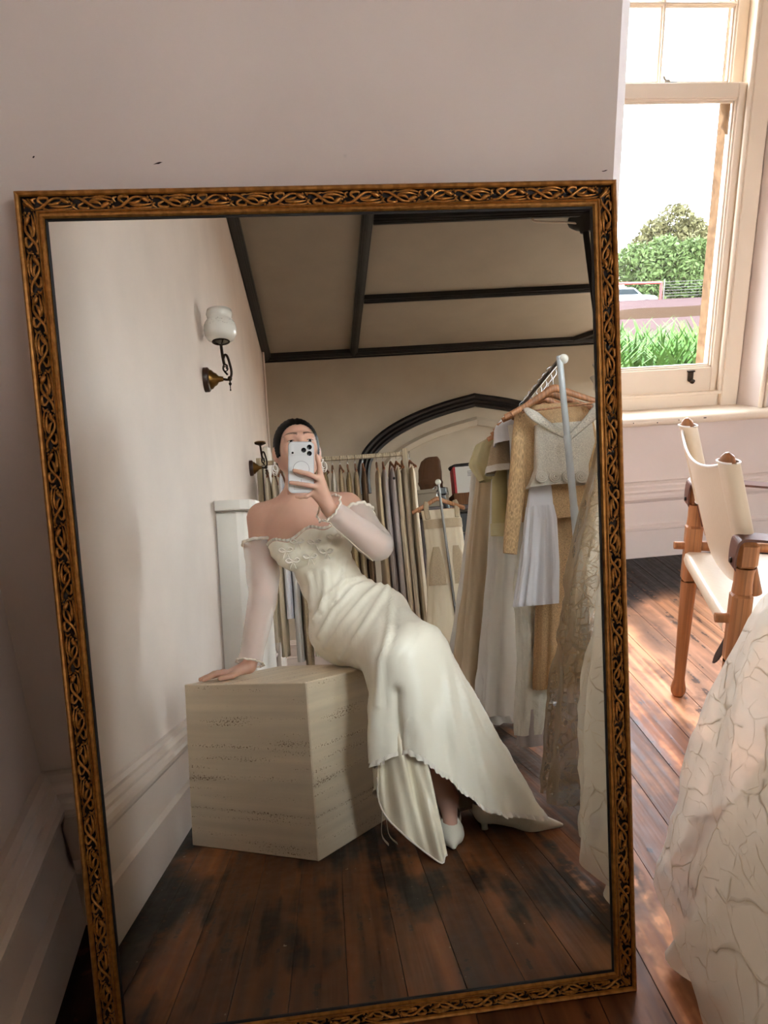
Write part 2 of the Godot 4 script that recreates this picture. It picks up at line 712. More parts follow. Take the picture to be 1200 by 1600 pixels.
	g2m.uv1_scale = Vector3(23, 23, 23)
	plain("bole", Color(0.10, 0.062, 0.034), 0.5, 0.2)
	plain("slip_black", Color(0.035, 0.03, 0.03), 0.5)
	plain("board_back", Color(0.30, 0.20, 0.13), 0.8)
	plain("mirror", Color(0.92, 0.925, 0.89), 0.0, 1.0)

	# travertine: bands and pits
	var TW := 1024
	var bands := stretched(8, 1024, TW, TW, 0.012, 31)
	var soft := stretched(60, 400, TW, TW, 0.02, 32)
	var pits := stretched(500, 1024, TW, TW, 0.11, 33)
	var zone := stretched(40, 800, TW, TW, 0.02, 34)
	data = PackedByteArray()
	data.resize(TW * TW * 3)
	var hgt := PackedByteArray()
	hgt.resize(TW * TW)
	for i in TW * TW:
		var b0 := (bands[i] - 128) / 128.0
		var s0 := (soft[i] - 128) / 128.0
		var l := 1.0 + b0 * 0.035 + s0 * 0.03
		var pit := clampf(((pits[i] - 128) / 128.0 + (zone[i] - 128) / 128.0 * 0.75 - 0.76) * 5.0, 0.0, 1.0)
		var c := Color(0.885, 0.82, 0.715) * l
		c = c.lerp(Color(0.42, 0.32, 0.22), pit * 0.8)
		data[i * 3] = int(clampf(c.r, 0, 1) * 255)
		data[i * 3 + 1] = int(clampf(c.g, 0, 1) * 255)
		data[i * 3 + 2] = int(clampf(c.b, 0, 1) * 255)
		hgt[i] = int(200 - pit * 190 + s0 * 8)
	var tr := plain("travertine", Color(1, 1, 1), 0.46)
	tr.albedo_texture = picture(TW, TW, data)
	tr.normal_enabled = true
	tr.normal_texture = normal_picture(TW, TW, hgt, 6.0)
	tr.normal_scale = 0.5
	tr.uv1_triplanar = true
	tr.uv1_scale = Vector3(1.9, 1.9, 1.9)
	tr.uv1_offset = Vector3(0.5, 0.0, 0.5)

	# cloth relief
	var weave := normal_picture(256, 256, noise_bytes(256, 256, 0.25, 51, false, FastNoiseLite.TYPE_SIMPLEX, 2, true), 2.0)
	# organza creased into a web of fine folds
	var crinkle_b := PackedByteArray()
	crinkle_b.resize(1024 * 1024)
	var webs := []
	for q in [[0.0062, 52, 46.0], [0.0125, 58, 30.0]]:
		var n := FastNoiseLite.new()
		n.seed = q[1]
		n.noise_type = FastNoiseLite.TYPE_CELLULAR
		n.cellular_return_type = FastNoiseLite.RETURN_DISTANCE2_SUB
		n.cellular_jitter = 1.0
		n.frequency = q[0]
		n.fractal_type = FastNoiseLite.FRACTAL_NONE
		n.domain_warp_enabled = true
		n.domain_warp_amplitude = q[2]
		n.domain_warp_frequency = 0.011
		n.domain_warp_fractal_type = FastNoiseLite.DOMAIN_WARP_FRACTAL_NONE
		var im := n.get_seamless_image(1024, 1024)
		im.convert(Image.FORMAT_L8)
		webs.append(im.get_data())
	var fade := noise_bytes(1024, 1024, 0.009, 59, false, FastNoiseLite.TYPE_SIMPLEX_SMOOTH, 3, true)
	var crease := PackedByteArray()
	crease.resize(1024 * 1024 * 4)
	for i in 1024 * 1024:
		var f := clampf((fade[i] - 82) / 60.0, 0.0, 1.0)
		var c1 := maxf(0.0, 1.0 - webs[0][i] / 15.0) * f
		var c2 := maxf(0.0, 1.0 - webs[1][i] / 14.0) * clampf((165 - fade[i]) / 60.0, 0.0, 1.0) * 0.65
		var c := maxf(c1, c2)
		crinkle_b[i] = int(c * 255)
		# gathered creases lie double, so they are denser and a little deeper in tone
		crease[i * 4] = int(255 - c * 66)
		crease[i * 4 + 1] = int(255 - c * 73)
		crease[i * 4 + 2] = int(255 - c * 84)
		crease[i * 4 + 3] = int((0.56 + c * 0.44) * 255)
	var crinkle := normal_picture(1024, 1024, crinkle_b, 5.0)
	var crease_t := ImageTexture.create_from_image(Image.create_from_data(1024, 1024, false, Image.FORMAT_RGBA8, crease))
	var lace_b := noise_bytes(512, 512, 0.045, 53, false, FastNoiseLite.TYPE_CELLULAR, 2, true)
	var lace := normal_picture(512, 512, lace_b, 5.0)
	var drape := normal_picture(512, 512, noise_bytes(512, 512, 0.008, 54, false, FastNoiseLite.TYPE_SIMPLEX_SMOOTH, 3, true), 4.0)
	# lace colour: open ground darker, figures paler
	data = PackedByteArray()
	data.resize(512 * 512 * 3)
	var lf := noise_bytes(512, 512, 0.02, 55, true, FastNoiseLite.TYPE_SIMPLEX_SMOOTH, 2, true)
	for i in 512 * 512:
		var v := clampf(0.84 + (lf[i] - 110) / 255.0 * 0.30 + (lace_b[i] - 128) / 255.0 * 0.18, 0.6, 1.0)
		data[i * 3] = int(v * 255)
		data[i * 3 + 1] = int(v * 252)
		data[i * 3 + 2] = int(v * 246)
	var lace_t := picture(512, 512, data)
	var dress := fabric("satin_ivory", Color(0.965, 0.94, 0.875), 0.38, drape, 0.06, Vector3(2, 2, 2))
	dress.uv1_triplanar = true
	dress.rim_enabled = true
	dress.rim = 0.25
	fabric("satin_lining", Color(0.965, 0.925, 0.83), 0.22, drape, 0.5, Vector3(2, 2, 2)).uv1_triplanar = true
	fabric("chiffon_trim", Color(0.95, 0.92, 0.87), 0.6, weave, 0.3, Vector3(4, 4, 4)).uv1_triplanar = true
	fabric("tulle_sleeve", Color(0.97, 0.93, 0.91), 0.8, weave, 0.2, Vector3(4, 4, 1), 0.46)
	fabric("shoe_leather", Color(0.93, 0.90, 0.83), 0.4, weave, 0.15, Vector3(3, 3, 3)).uv1_triplanar = true
	fabric("organza", Color(0.97, 0.95, 0.915), 0.5, crinkle, 1.2, Vector3(1.5, 1.5, 1), 0.99, Color(1.0, 0.98, 0.94)).albedo_texture = crease_t
	fabric("organza_sheer", Color(0.66, 0.57, 0.45), 0.45, crinkle, 1.2, Vector3(1.3, 1.3, 1), 0.93, Color(0.4, 0.37, 0.32)).albedo_texture = crease_t
	fabric("underskirt", Color(0.95, 0.91, 0.85), 0.38, drape, 0.3, Vector3(2, 2, 1), 1.0, Color(1.0, 0.97, 0.92))
	fabric("underskirt_white", Color(0.95, 0.94, 0.92), 0.5, drape, 0.3, Vector3(2, 2, 1), 1.0, Color(1.0, 1.0, 0.98))
	for q in [["lace_tan", Color(0.90, 0.76, 0.58)], ["lace_ivory", Color(0.98, 0.965, 0.93)], ["lace_beige", Color(0.80, 0.72, 0.60)], ["lace_gold", Color(0.74, 0.66, 0.50)]]:
		var m := fabric(q[0], q[1], 0.7, lace, 0.6, Vector3(1.7, 1.7, 1))
		m.albedo_texture = lace_t
	for q in [["cotton_white", Color(0.93, 0.93, 0.96), 0.85], ["satin_beige", Color(0.80, 0.72, 0.60), 0.36], ["satin_pearl", Color(0.91, 0.90, 0.85), 0.32], ["silk_champagne", Color(0.83, 0.755, 0.62), 0.4],
			["yellow_brocade", Color(0.80, 0.755, 0.55), 0.45], ["crepe_lilac", Color(0.74, 0.70, 0.69), 0.8], ["crepe_cream", Color(0.86, 0.80, 0.69), 0.75], ["crepe_stone", Color(0.72, 0.655, 0.57), 0.8], ["chiffon_yellow", Color(0.86, 0.82, 0.65), 0.7], ["sequin_beige", Color(0.74, 0.69, 0.58), 0.3], ["tulle_white", Color(0.88, 0.87, 0.85), 0.8], ["cream_knit", Color(0.85, 0.80, 0.70), 0.9], ["bronze_lace", Color(0.42, 0.33, 0.24), 0.6]]:
		fabric(q[0], q[1], q[2], drape, 0.35, Vector3(1, 1, 1))
	var crush := normal_picture(512, 512, noise_bytes(512, 512, 0.014, 57, true, FastNoiseLite.TYPE_SIMPLEX_SMOOTH, 3, true), 6.0)
	fabric("satin_crushed", Color(0.93, 0.925, 0.88), 0.3, crush, 0.8, Vector3(1, 1, 1))

	# wood of chair and hangers
	var cg := stretched(256, 20, 256, 1024, 0.05, 61)
	data = PackedByteArray()
	data.resize(256 * 1024 * 3)
	for i in 256 * 1024:
		var l := 0.86 + (cg[i] - 128) / 128.0 * 0.2
		data[i * 3] = int(clampf(l, 0, 1) * 255)
		data[i * 3 + 1] = int(clampf(l * 0.985, 0, 1) * 255)
		data[i * 3 + 2] = int(clampf(l * 0.96, 0, 1) * 255)
	var wood_t := picture(256, 1024, data)
	for q in [["oak", Color(0.74, 0.50, 0.31), 0.5], ["hanger_wood", Color(0.82, 0.585, 0.42), 0.42], ["hanger_dark", Color(0.62, 0.38, 0.21), 0.45], ["rail_cream", Color(0.86, 0.80, 0.68), 0.5], ["dark_wood", Color(0.25, 0.14, 0.085), 0.45], ["cardboard", Color(0.50, 0.33, 0.20), 0.85]]:
		var m := plain(q[0], q[1], q[2])
		m.albedo_texture = wood_t
		m.uv1_triplanar = true
		m.uv1_scale = Vector3(6, 1.5, 6)
	var hide := normal_picture(256, 256, noise_bytes(256, 256, 0.06, 63, false, FastNoiseLite.TYPE_CELLULAR, 2, true), 1.5)
	var lth := fabric("leather_cream", Color(0.87, 0.80, 0.70), 0.34, hide, 0.25, Vector3(5, 5, 5))
	lth.uv1_triplanar = true
	plain("leather_edge", Color(0.90, 0.87, 0.83), 0.5)
	plain("leather_brown", Color(0.36, 0.20, 0.145), 0.36)
	plain("leather_dark", Color(0.10, 0.06, 0.06), 0.45)
	plain("brass", Color(0.48, 0.36, 0.18), 0.35, 0.9)
	plain("bronze", Color(0.19, 0.14, 0.095), 0.42, 0.75)
	plain("chrome", Color(0.72, 0.72, 0.72), 0.16, 1.0)
	plain("white_tube", Color(0.78, 0.81, 0.83), 0.3)
	plain("steel_grey", Color(0.42, 0.41, 0.39), 0.35, 0.7)
	plain("white_gloss", Color(0.93, 0.92, 0.88), 0.25)
	plain("black_plastic", Color(0.02, 0.02, 0.022), 0.4)
	plain("paper_white", Color(0.83, 0.82, 0.80), 0.75)
	plain("red_print", Color(0.66, 0.10, 0.12), 0.6)
	plain("grey_print", Color(0.35, 0.34, 0.34), 0.7)
	plain("hat_brown", Color(0.36, 0.24, 0.155), 0.9)
	plain("case_black", Color(0.025, 0.024, 0.024), 0.55)
	plain("box_grey", Color(0.55, 0.51, 0.45), 0.8)
	var opal := plain("opal_glass", Color(0.92, 0.91, 0.88), 0.22)
	opal.backlight_enabled = true
	opal.backlight = Color(0.3, 0.3, 0.28)
	plain("opal_etched", Color(0.74, 0.72, 0.68), 0.75)

	# the woman
	var skin := plain("skin", Color(1, 1, 1), 0.46)
	skin.vertex_color_use_as_albedo = true
	skin.subsurf_scatter_enabled = true
	skin.subsurf_scatter_strength = 0.06
	plain("hair", Color(0.045, 0.03, 0.025), 0.5).metallic_specular = 0.25
	plain("eye_white", Color(0.85, 0.83, 0.80), 0.15)
	plain("iris", Color(0.16, 0.09, 0.05), 0.1)
	plain("pearl", Color(0.96, 0.95, 0.93), 0.2)
	plain("phone_white", Color(0.90, 0.90, 0.91), 0.22)
	plain("phone_case", Color(0.80, 0.81, 0.83), 0.12)
	plain("phone_plateau", Color(0.86, 0.86, 0.87), 0.3)
	plain("phone_line", Color(0.55, 0.54, 0.56), 0.4)
	plain("lens_black", Color(0.008, 0.008, 0.01), 0.08)
	plain("lens_ring", Color(0.25, 0.25, 0.26), 0.3, 0.8)
	plain("screen_glass", Color(0.02, 0.02, 0.025), 0.05)

	# outside
	var pane := plain("pane", Color(1, 1, 1, 0.05), 0.0)
	pane.transparency = BaseMaterial3D.TRANSPARENCY_ALPHA
	plain("pane_dimming", Color(0.14, 0.15, 0.14, 0.14), 0.0).transparency = BaseMaterial3D.TRANSPARENCY_ALPHA   # grey tint added to dim the view outside
	var sn := noise_bytes(512, 512, 0.03, 71, false, FastNoiseLite.TYPE_SIMPLEX_SMOOTH, 5, true)
	data = PackedByteArray()
	data.resize(512 * 512 * 3)
	for i in 512 * 512:
		var l := 0.85 + (sn[i] - 128) / 128.0 * 0.22
		for c in 3:
			data[i * 3 + c] = int(clampf(l, 0, 1) * 255)
	var spk := picture(512, 512, data)
	for q in [["gravel", Color(0.275, 0.222, 0.215), 0.9, 0.7], ["soil", Color(0.38, 0.26, 0.19), 0.95, 0.9], ["dry_grass", Color(0.21, 0.16, 0.12), 0.95, 1.2], ["sandstone", Color(0.46, 0.36, 0.265), 0.85, 1.4], ["far_grass", Color(0.24, 0.27, 0.15), 0.95, 0.5]]:
		var m := plain(q[0], q[1], q[2])
		m.albedo_texture = spk
		m.uv1_triplanar = true
		m.uv1_world_triplanar = true
		m.metallic_specular = 0.0
		m.uv1_scale = Vector3(q[3], q[3], q[3])
	for q in [["leaf_strap", Color(0.205, 0.33, 0.105)], ["leaf_strap_pale", Color(0.27, 0.385, 0.145)], ["leaf_mid", Color(0.195, 0.255, 0.135)], ["leaf_light", Color(0.25, 0.305, 0.16)], ["leaf_olive", Color(0.29, 0.28, 0.175)], ["leaf_dark", Color(0.14, 0.185, 0.11)]]:
		var m := plain(q[0], q[1], 0.6)
		m.metallic_specular = 0.2
		m.backlight_enabled = true
		m.backlight = Color(q[1]) * 0.35
	plain("bark", Color(0.30, 0.24, 0.18), 0.9)
	plain("gate_red", Color(0.55, 0.13, 0.11), 0.5)
	plain("wire", Color(0.35, 0.34, 0.32), 0.5, 0.6)
	plain("car_white", Color(0.48, 0.50, 0.52), 0.2)
	plain("car_glass", Color(0.10, 0.14, 0.15), 0.08)
	plain("tyre", Color(0.03, 0.03, 0.03), 0.8)

const BASE := [Vector2(0.036, 0), Vector2(0.036, 0.122), Vector2(0.040, 0.126), Vector2(0.040, 0.136), Vector2(0.027, 0.146), Vector2(0.025, 0.243), Vector2(0.036, 0.250), Vector2(0.043, 0.262), Vector2(0.045, 0.274), Vector2(0.040, 0.284), Vector2(0.031, 0.290), Vector2(0.031, 0.298), Vector2(0.022, 0.310), Vector2(0.022, 0.318), Vector2(0.012, 0.326), Vector2(0, 0.328)]

# a moulded profile (out of the wall, height) swept from a to b; out is the way it stands proud
func mould(st: SurfaceTool, prof: Array, a: Vector3, b: Vector3, out: Vector3, m0 := 0.0, m1 := 0.0) -> void:
	var along := (b - a).normalized()
	var r0 := PackedVector3Array()
	var r1 := PackedVector3Array()
	for p in prof:
		r0.append(a + out * p.x + Vector3.UP * p.y + along * p.x * m0)
		r1.append(b + out * p.x + Vector3.UP * p.y - along * p.x * m1)
	var flip := along.cross(Vector3.UP).dot(out) > 0
	for i in prof.size() - 1:
		if flip:
			quad(st, r0[i], r1[i], r1[i + 1], r0[i + 1])
		else:
			quad(st, r0[i], r0[i + 1], r1[i + 1], r1[i])
	var back := PackedVector3Array(r0)
	back.append(a)
	cap_ring(st, back, not flip)
	back = PackedVector3Array(r1)
	back.append(b)
	cap_ring(st, back, flip)

func slab(called: String, lo: Vector3, hi: Vector3, m: String, parent: Node3D) -> MeshInstance3D:
	return part(called, box_mesh(hi - lo, 0.0), mats[m], parent, Transform3D(Basis.IDENTITY, (lo + hi) * 0.5))

func build_room() -> void:
	# floor of long boards along z
	var fl := structure("floor", "old stained wooden floorboards, blackened along the walls")
	slab("subfloor", Vector3(-0.2, -0.25, -1.83), Vector3(ROOM_W + 0.2, -0.022, BACK_Z + 0.2), "gap", fl)
	rng.seed = 7
	var bw := 0.104
	var cache := {}
	for i in 50:
		var z := FAR_Z
		var first := true
		while z < BACK_Z - 0.02:
			var len: float = [2.4, 3.0, 3.6, 4.2][rng.randi_range(0, 3)]
			if first:
				len = [1.2, 1.8, 2.4, 3.0][(i * 3 + 1) % 4] + 0.6
				first = false
			if i * bw < 1.15 and z < 0.4 and z + len > -0.3 and z + len < 1.6:
				len = 3.6
			if z < 2.1 and z + len > 3.04:
				len = rng.randf_range(2.15, 3.02) - z
			if z + len > BACK_Z - 0.5:
				len = BACK_Z - z
			len = snappedf(len, 0.001)
			if not cache.has(len):
				cache[len] = box_mesh(Vector3(bw - 0.0008, 0.022, len - 0.001), 0.0007)
			var dy := rng.randf_range(-0.0008, 0.0008)
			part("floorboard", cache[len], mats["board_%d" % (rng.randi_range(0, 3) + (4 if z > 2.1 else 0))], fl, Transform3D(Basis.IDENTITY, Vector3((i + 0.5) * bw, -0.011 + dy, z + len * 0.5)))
			z += len
	# walls
	var wl := structure("wall_left", "cream plastered wall running away from the mirror corner")
	slab("plaster", Vector3(-0.25, -0.02, -1.83), Vector3(0, ROOM_H + 0.1, BACK_Z + 0.25), "wall", wl)
	var wf := structure("wall_front", "plastered wall that the gilt mirror leans on")
	var st := new_st()
	var pier := PackedVector2Array([Vector2(0, 0), Vector2(1.034, 0), Vector2(1.056, -0.022), Vector2(1.056, -1.53), Vector2(0, -1.53)])
	prism(st, pier, -ROOM_H, 0, Transform3D(Basis(Vector3.RIGHT, Vector3.BACK, Vector3.DOWN), Vector3.ZERO))
	part("plaster", done(st), mats["wall"], wf)
	# chips in the plaster above the frame
	for q in [[Vector3(0.340, 1.329, 0.0), 0.007, 0.0014], [Vector3(0.17, 1.34, 0.0), 0.0016, 0.0014], [Vector3(1.020, 1.305, 0.0), 0.006, 0.0010]]:
		st = new_st()
		var poly := PackedVector2Array()
		for k in 9:
			var a := TAU * k / 9
			var rr := rng.randf_range(0.6, 1.1)
			poly.append(Vector2(cos(a) * q[1] * rr, sin(a) * q[2] * rr + cos(a) * q[2] * 0.8))
		prism(st, poly, -0.001, 0.0004)
		part("plaster_chip", done(st), mats["chip"], wf, Transform3D(Basis.IDENTITY, q[0]))
	var ww := structure("wall_far", "plastered wall below and around the sash window")
	var x0 := 1.27
	var x1 := 2.37
	var y0 := 0.57
	var y1 := 2.98
	slab("plaster_below", Vector3(1.0, -0.02, -1.83), Vector3(ROOM_W + 0.2, y0, FAR_Z), "wall", ww)
	slab("plaster_above", Vector3(1.0, y1, -1.83), Vector3(2.85, ROOM_H + 0.1, FAR_Z), "wall", ww)
	slab("plaster_above", Vector3(2.85, y1 + 0.32, -1.83), Vector3(ROOM_W + 0.2, ROOM_H + 0.1, FAR_Z), "wall", ww)
	slab("plaster_side", Vector3(1.0, y0, -1.83), Vector3(x0, y1, FAR_Z), "wall", ww)
	st = new_st()
	prism(st, PackedVector2Array([Vector2(2.402, FAR_Z), Vector2(2.85, FAR_Z), Vector2(2.85, -1.83), Vector2(2.30, -1.83), Vector2(2.30, -1.72), Vector2(2.366, -1.72), Vector2(2.366, -1.64)]), -y1, -y0, Transform3D(Basis(Vector3.RIGHT, Vector3.BACK, Vector3.DOWN), Vector3.ZERO))
	part("plaster_side", done(st), mats["wall"], ww)
	slab("plaster_side", Vector3(4.15, y0, -1.83), Vector3(ROOM_W + 0.2, y1 + 0.32, FAR_Z), "wall", ww)
	plain_window("window_2", Transform3D(Basis.IDENTITY, Vector3(3.5, y0, -1.68)), 1.3, y1 + 0.32 - y0)  # unseen window, added for light on the seated woman
	var wr := structure("wall_right", "plastered wall on the far side of the room")
	# unseen window added here to fill the room with daylight
	var zz := [FAR_Z - 0.3, 5.66, 7.12, BACK_Z + 0.2]
	for k in 3:
		if k % 2 == 0:
			slab("plaster", Vector3(ROOM_W, -0.02, zz[k]), Vector3(ROOM_W + 0.3, ROOM_H + 0.1, zz[k + 1]), "wall", wr)
		else:
			slab("plaster_below", Vector3(ROOM_W, -0.02, zz[k]), Vector3(ROOM_W + 0.3, 0.6, zz[k + 1]), "wall", wr)
			slab("plaster_above", Vector3(ROOM_W, 3.2, zz[k]), Vector3(ROOM_W + 0.3, ROOM_H + 0.1, zz[k + 1]), "wall", wr)
			plain_window("window_3", Transform3D(Basis(Vector3.UP, PI / 2), Vector3(ROOM_W + 0.15, 0.6, (zz[k] + zz[k + 1]) * 0.5)), zz[k + 1] - zz[k], 2.6)
	var wb := structure("wall_back", "cream end wall with a black pointed arch")
	slab("plaster", Vector3(-0.2, -0.02, BACK_Z), Vector3(4.05, ROOM_H + 0.1, BACK_Z + 0.25), "wall_cream", wb)
	slab("plaster_below", Vector3(4.05, -0.02, BACK_Z), Vector3(ROOM_W + 0.2, 0.5, BACK_Z + 0.25), "wall_cream", wb)
	slab("plaster_above", Vector3(4.05, 3.3, BACK_Z), Vector3(ROOM_W + 0.2, ROOM_H + 0.1, BACK_Z + 0.25), "wall_cream", wb)
	plain_window("window_4", Transform3D(Basis.IDENTITY, Vector3(4.63, 0.5, BACK_Z + 0.12)), 1.14, 2.8)  # unseen window, added to brighten the mirror wall
	build_arch(wb)
	# ceiling with black battens
	var ce := structure("ceiling", "cream ceiling panels between black timber battens")
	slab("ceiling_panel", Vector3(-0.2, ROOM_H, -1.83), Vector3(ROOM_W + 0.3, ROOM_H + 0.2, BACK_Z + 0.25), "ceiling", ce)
	var ribs := []
	for x in [0.045, 1.065, 4.06]:
		ribs.append([Vector3(x, ROOM_H - 0.03, FAR_Z), Vector3(x, ROOM_H - 0.03, BACK_Z), 0.09])
	for z in [7.205, 5.735, 4.265, 2.795, 1.325]:
		ribs.append([Vector3(1.11 if z < 7 else 0.0, ROOM_H - 0.028, z), Vector3(4.02 if z < 7 else ROOM_W, ROOM_H - 0.028, z), 0.085])
	for r in ribs:
		st = new_st()
		var along: Vector3 = (r[1] - r[0])
		var mid: Vector3 = (r[0] + r[1]) * 0.5
		var xf := Transform3D(Basis.looking_at(along.normalized(), Vector3.UP), mid)
		var L := along.length()
		box(st, Vector3(0, 0.006, 0), Vector3(r[2], 0.05, L), 0.004, xf)
		box(st, Vector3(0, -0.022, 0), Vector3(r[2] * 0.62, 0.022, L), 0.006, xf)
		box(st, Vector3(0, -0.036, 0), Vector3(r[2] * 0.30, 0.014, L), 0.004, xf)
		part("batten", done(st), mats["timber_black"], ce)
	st = new_st()
	box(st, Vector3.ZERO, Vector3(0.42, 0.05, 0.07), 0.004, Transform3D(Basis(Vector3.UP, PI / 4), Vector3(3.90, ROOM_H - 0.03, 7.03)))
	part("corner_brace", done(st), mats["timber_black"], ce)
	# picture-rail line under the cornice and the conduit in the corner
	slab("cornice_strip", Vector3(0, ROOM_H - 0.085, BACK_Z - 0.012), Vector3(ROOM_W, ROOM_H - 0.066, BACK_Z), "timber_black", wb)
	part("conduit", tube_mesh([Vector3(0.02, 0.33, BACK_Z - 0.3), Vector3(0.02, 2.0, BACK_Z - 0.3), Vector3(0.02, ROOM_H - 0.06, BACK_Z - 0.3)], 0.012, 8, 8), mats["trim"], structure("trim_1", "thin pipe run up the far corner"))
	# baseboards
	var defs := [["baseboard_left", Vector3(0, 0, 0), Vector3(0, 0, BACK_Z), Vector3.RIGHT, 1.0, 1.0],
		["baseboard_front", Vector3(0, 0, 0), Vector3(1.05, 0, 0), Vector3.BACK, 1.0, 0.0],
		["baseboard_far", Vector3(1.05, 0, FAR_Z), Vector3(ROOM_W, 0, FAR_Z), Vector3.BACK, 0.0, 1.0],
		["baseboard_back", Vector3(0, 0, BACK_Z), Vector3(ROOM_W, 0, BACK_Z), Vector3.FORWARD, 1.0, 1.0],
		["baseboard_right", Vector3(ROOM_W, 0, FAR_Z), Vector3(ROOM_W, 0, BACK_Z), Vector3.LEFT, 1.0, 1.0]]
	for d in defs:
		var bb := structure(d[0], "tall moulded baseboard painted like the wall")
		st = new_st()
		mould(st, BASE, d[1], d[2], d[3], d[4], d[5])
		part("moulding", done(st), mats["trim"], bb)

func plain_window(called: String, xf: Transform3D, w: float, h: float) -> void:
	var wn := structure(called, "unseen sash window added to bring daylight into the room")
	var st := new_st()
	for x in [-w / 2 + 0.03, w / 2 - 0.03]:
		box(st, Vector3(x, h / 2, 0), Vector3(0.06, h, 0.06), 0.004, xf)
	for y in [0.03, h / 2, h - 0.03]:
		box(st, Vector3(0, y, 0), Vector3(w - 0.12, 0.06, 0.05), 0.004, xf)
	part("sash_frame", done(st), mats["sash"], wn)
	part("pane", box_mesh(Vector3(w - 0.12, h, 0.003), 0.0, Vector3(0, h / 2, 0)), mats["pane"], wn, xf)

func build_arch(wb: Node3D) -> void:
	# black pointed-arch moulding round a shallow niche
	var ax := 2.46
	var left := spline([Vector3(1.06, 1.92, 0), Vector3(1.06, 2.14, 0), Vector3(1.13, 2.37, 0), Vector3(1.36, 2.585, 0), Vector3(1.70, 2.755, 0), Vector3(2.08, 2.875, 0), Vector3(ax, 2.955, 0)], 25)
	var path := PackedVector3Array()
	for p in left:
		path.append(p + Vector3(0, 0, BACK_Z))
	for k in range(left.size() - 2, -1, -1):
		path.append(Vector3(2 * ax - left[k].x, left[k].y, BACK_Z))
	var st := new_st()
	var rows := []
	# profile across the moulding: (outward, proud of wall)
	var prof := [Vector2(-0.075, 0.0), Vector2(-0.075, 0.04), Vector2(-0.05, 0.055), Vector2(-0.03, 0.04), Vector2(-0.01, 0.06), Vector2(0.02, 0.045), Vector2(0.045, 0.065), Vector2(0.075, 0.05), Vector2(0.075, 0.0)]
	var n := path.size()
	for i in n:
		var t := (path[min(i + 1, n - 1)] - path[max(i - 1, 0)]).normalized()
		var outw := Vector3(-t.y, t.x, 0)
		var row := PackedVector3Array()
		var kk := 1.0 if i != n / 2 else 1.05
		for p in prof:
			row.append(path[i] + outw * p.x * kk + Vector3(0, 0, -p.y))
		rows.append(row)
	for i in n - 1:
		for j in prof.size() - 1:
			quad(st, rows[i][j], rows[i + 1][j], rows[i + 1][j + 1], rows[i][j + 1])
	cap_ring(st, rows[0], true)
	cap_ring(st, rows[-1], false)
	part("arch_moulding", done(st), mats["timber_black"], wb)
	# plaster order inside the arch
	st = new_st()
	rows = []
	var prof2 := [Vector2(-0.30, 0.0), Vector2(-0.30, 0.035), Vector2(-0.24, 0.05), Vector2(-0.20, 0.022), Vector2(-0.08, 0.022), Vector2(-0.08, 0.0)]
	for i in n:
		var t := (path[min(i + 1, n - 1)] - path[max(i - 1, 0)]).normalized()
		var outw := Vector3(-t.y, t.x, 0)
		var row := PackedVector3Array()
		for p in prof2:
			row.append(path[i] + outw * p.x + Vector3(0, 0, -p.y))
		rows.append(row)
	for i in n - 1:
		for j in prof2.size() - 1:
			quad(st, rows[i][j], rows[i + 1][j], rows[i + 1][j + 1], rows[i][j + 1])
	part("arch_plaster_order", done(st), mats["wall_cream"], wb)

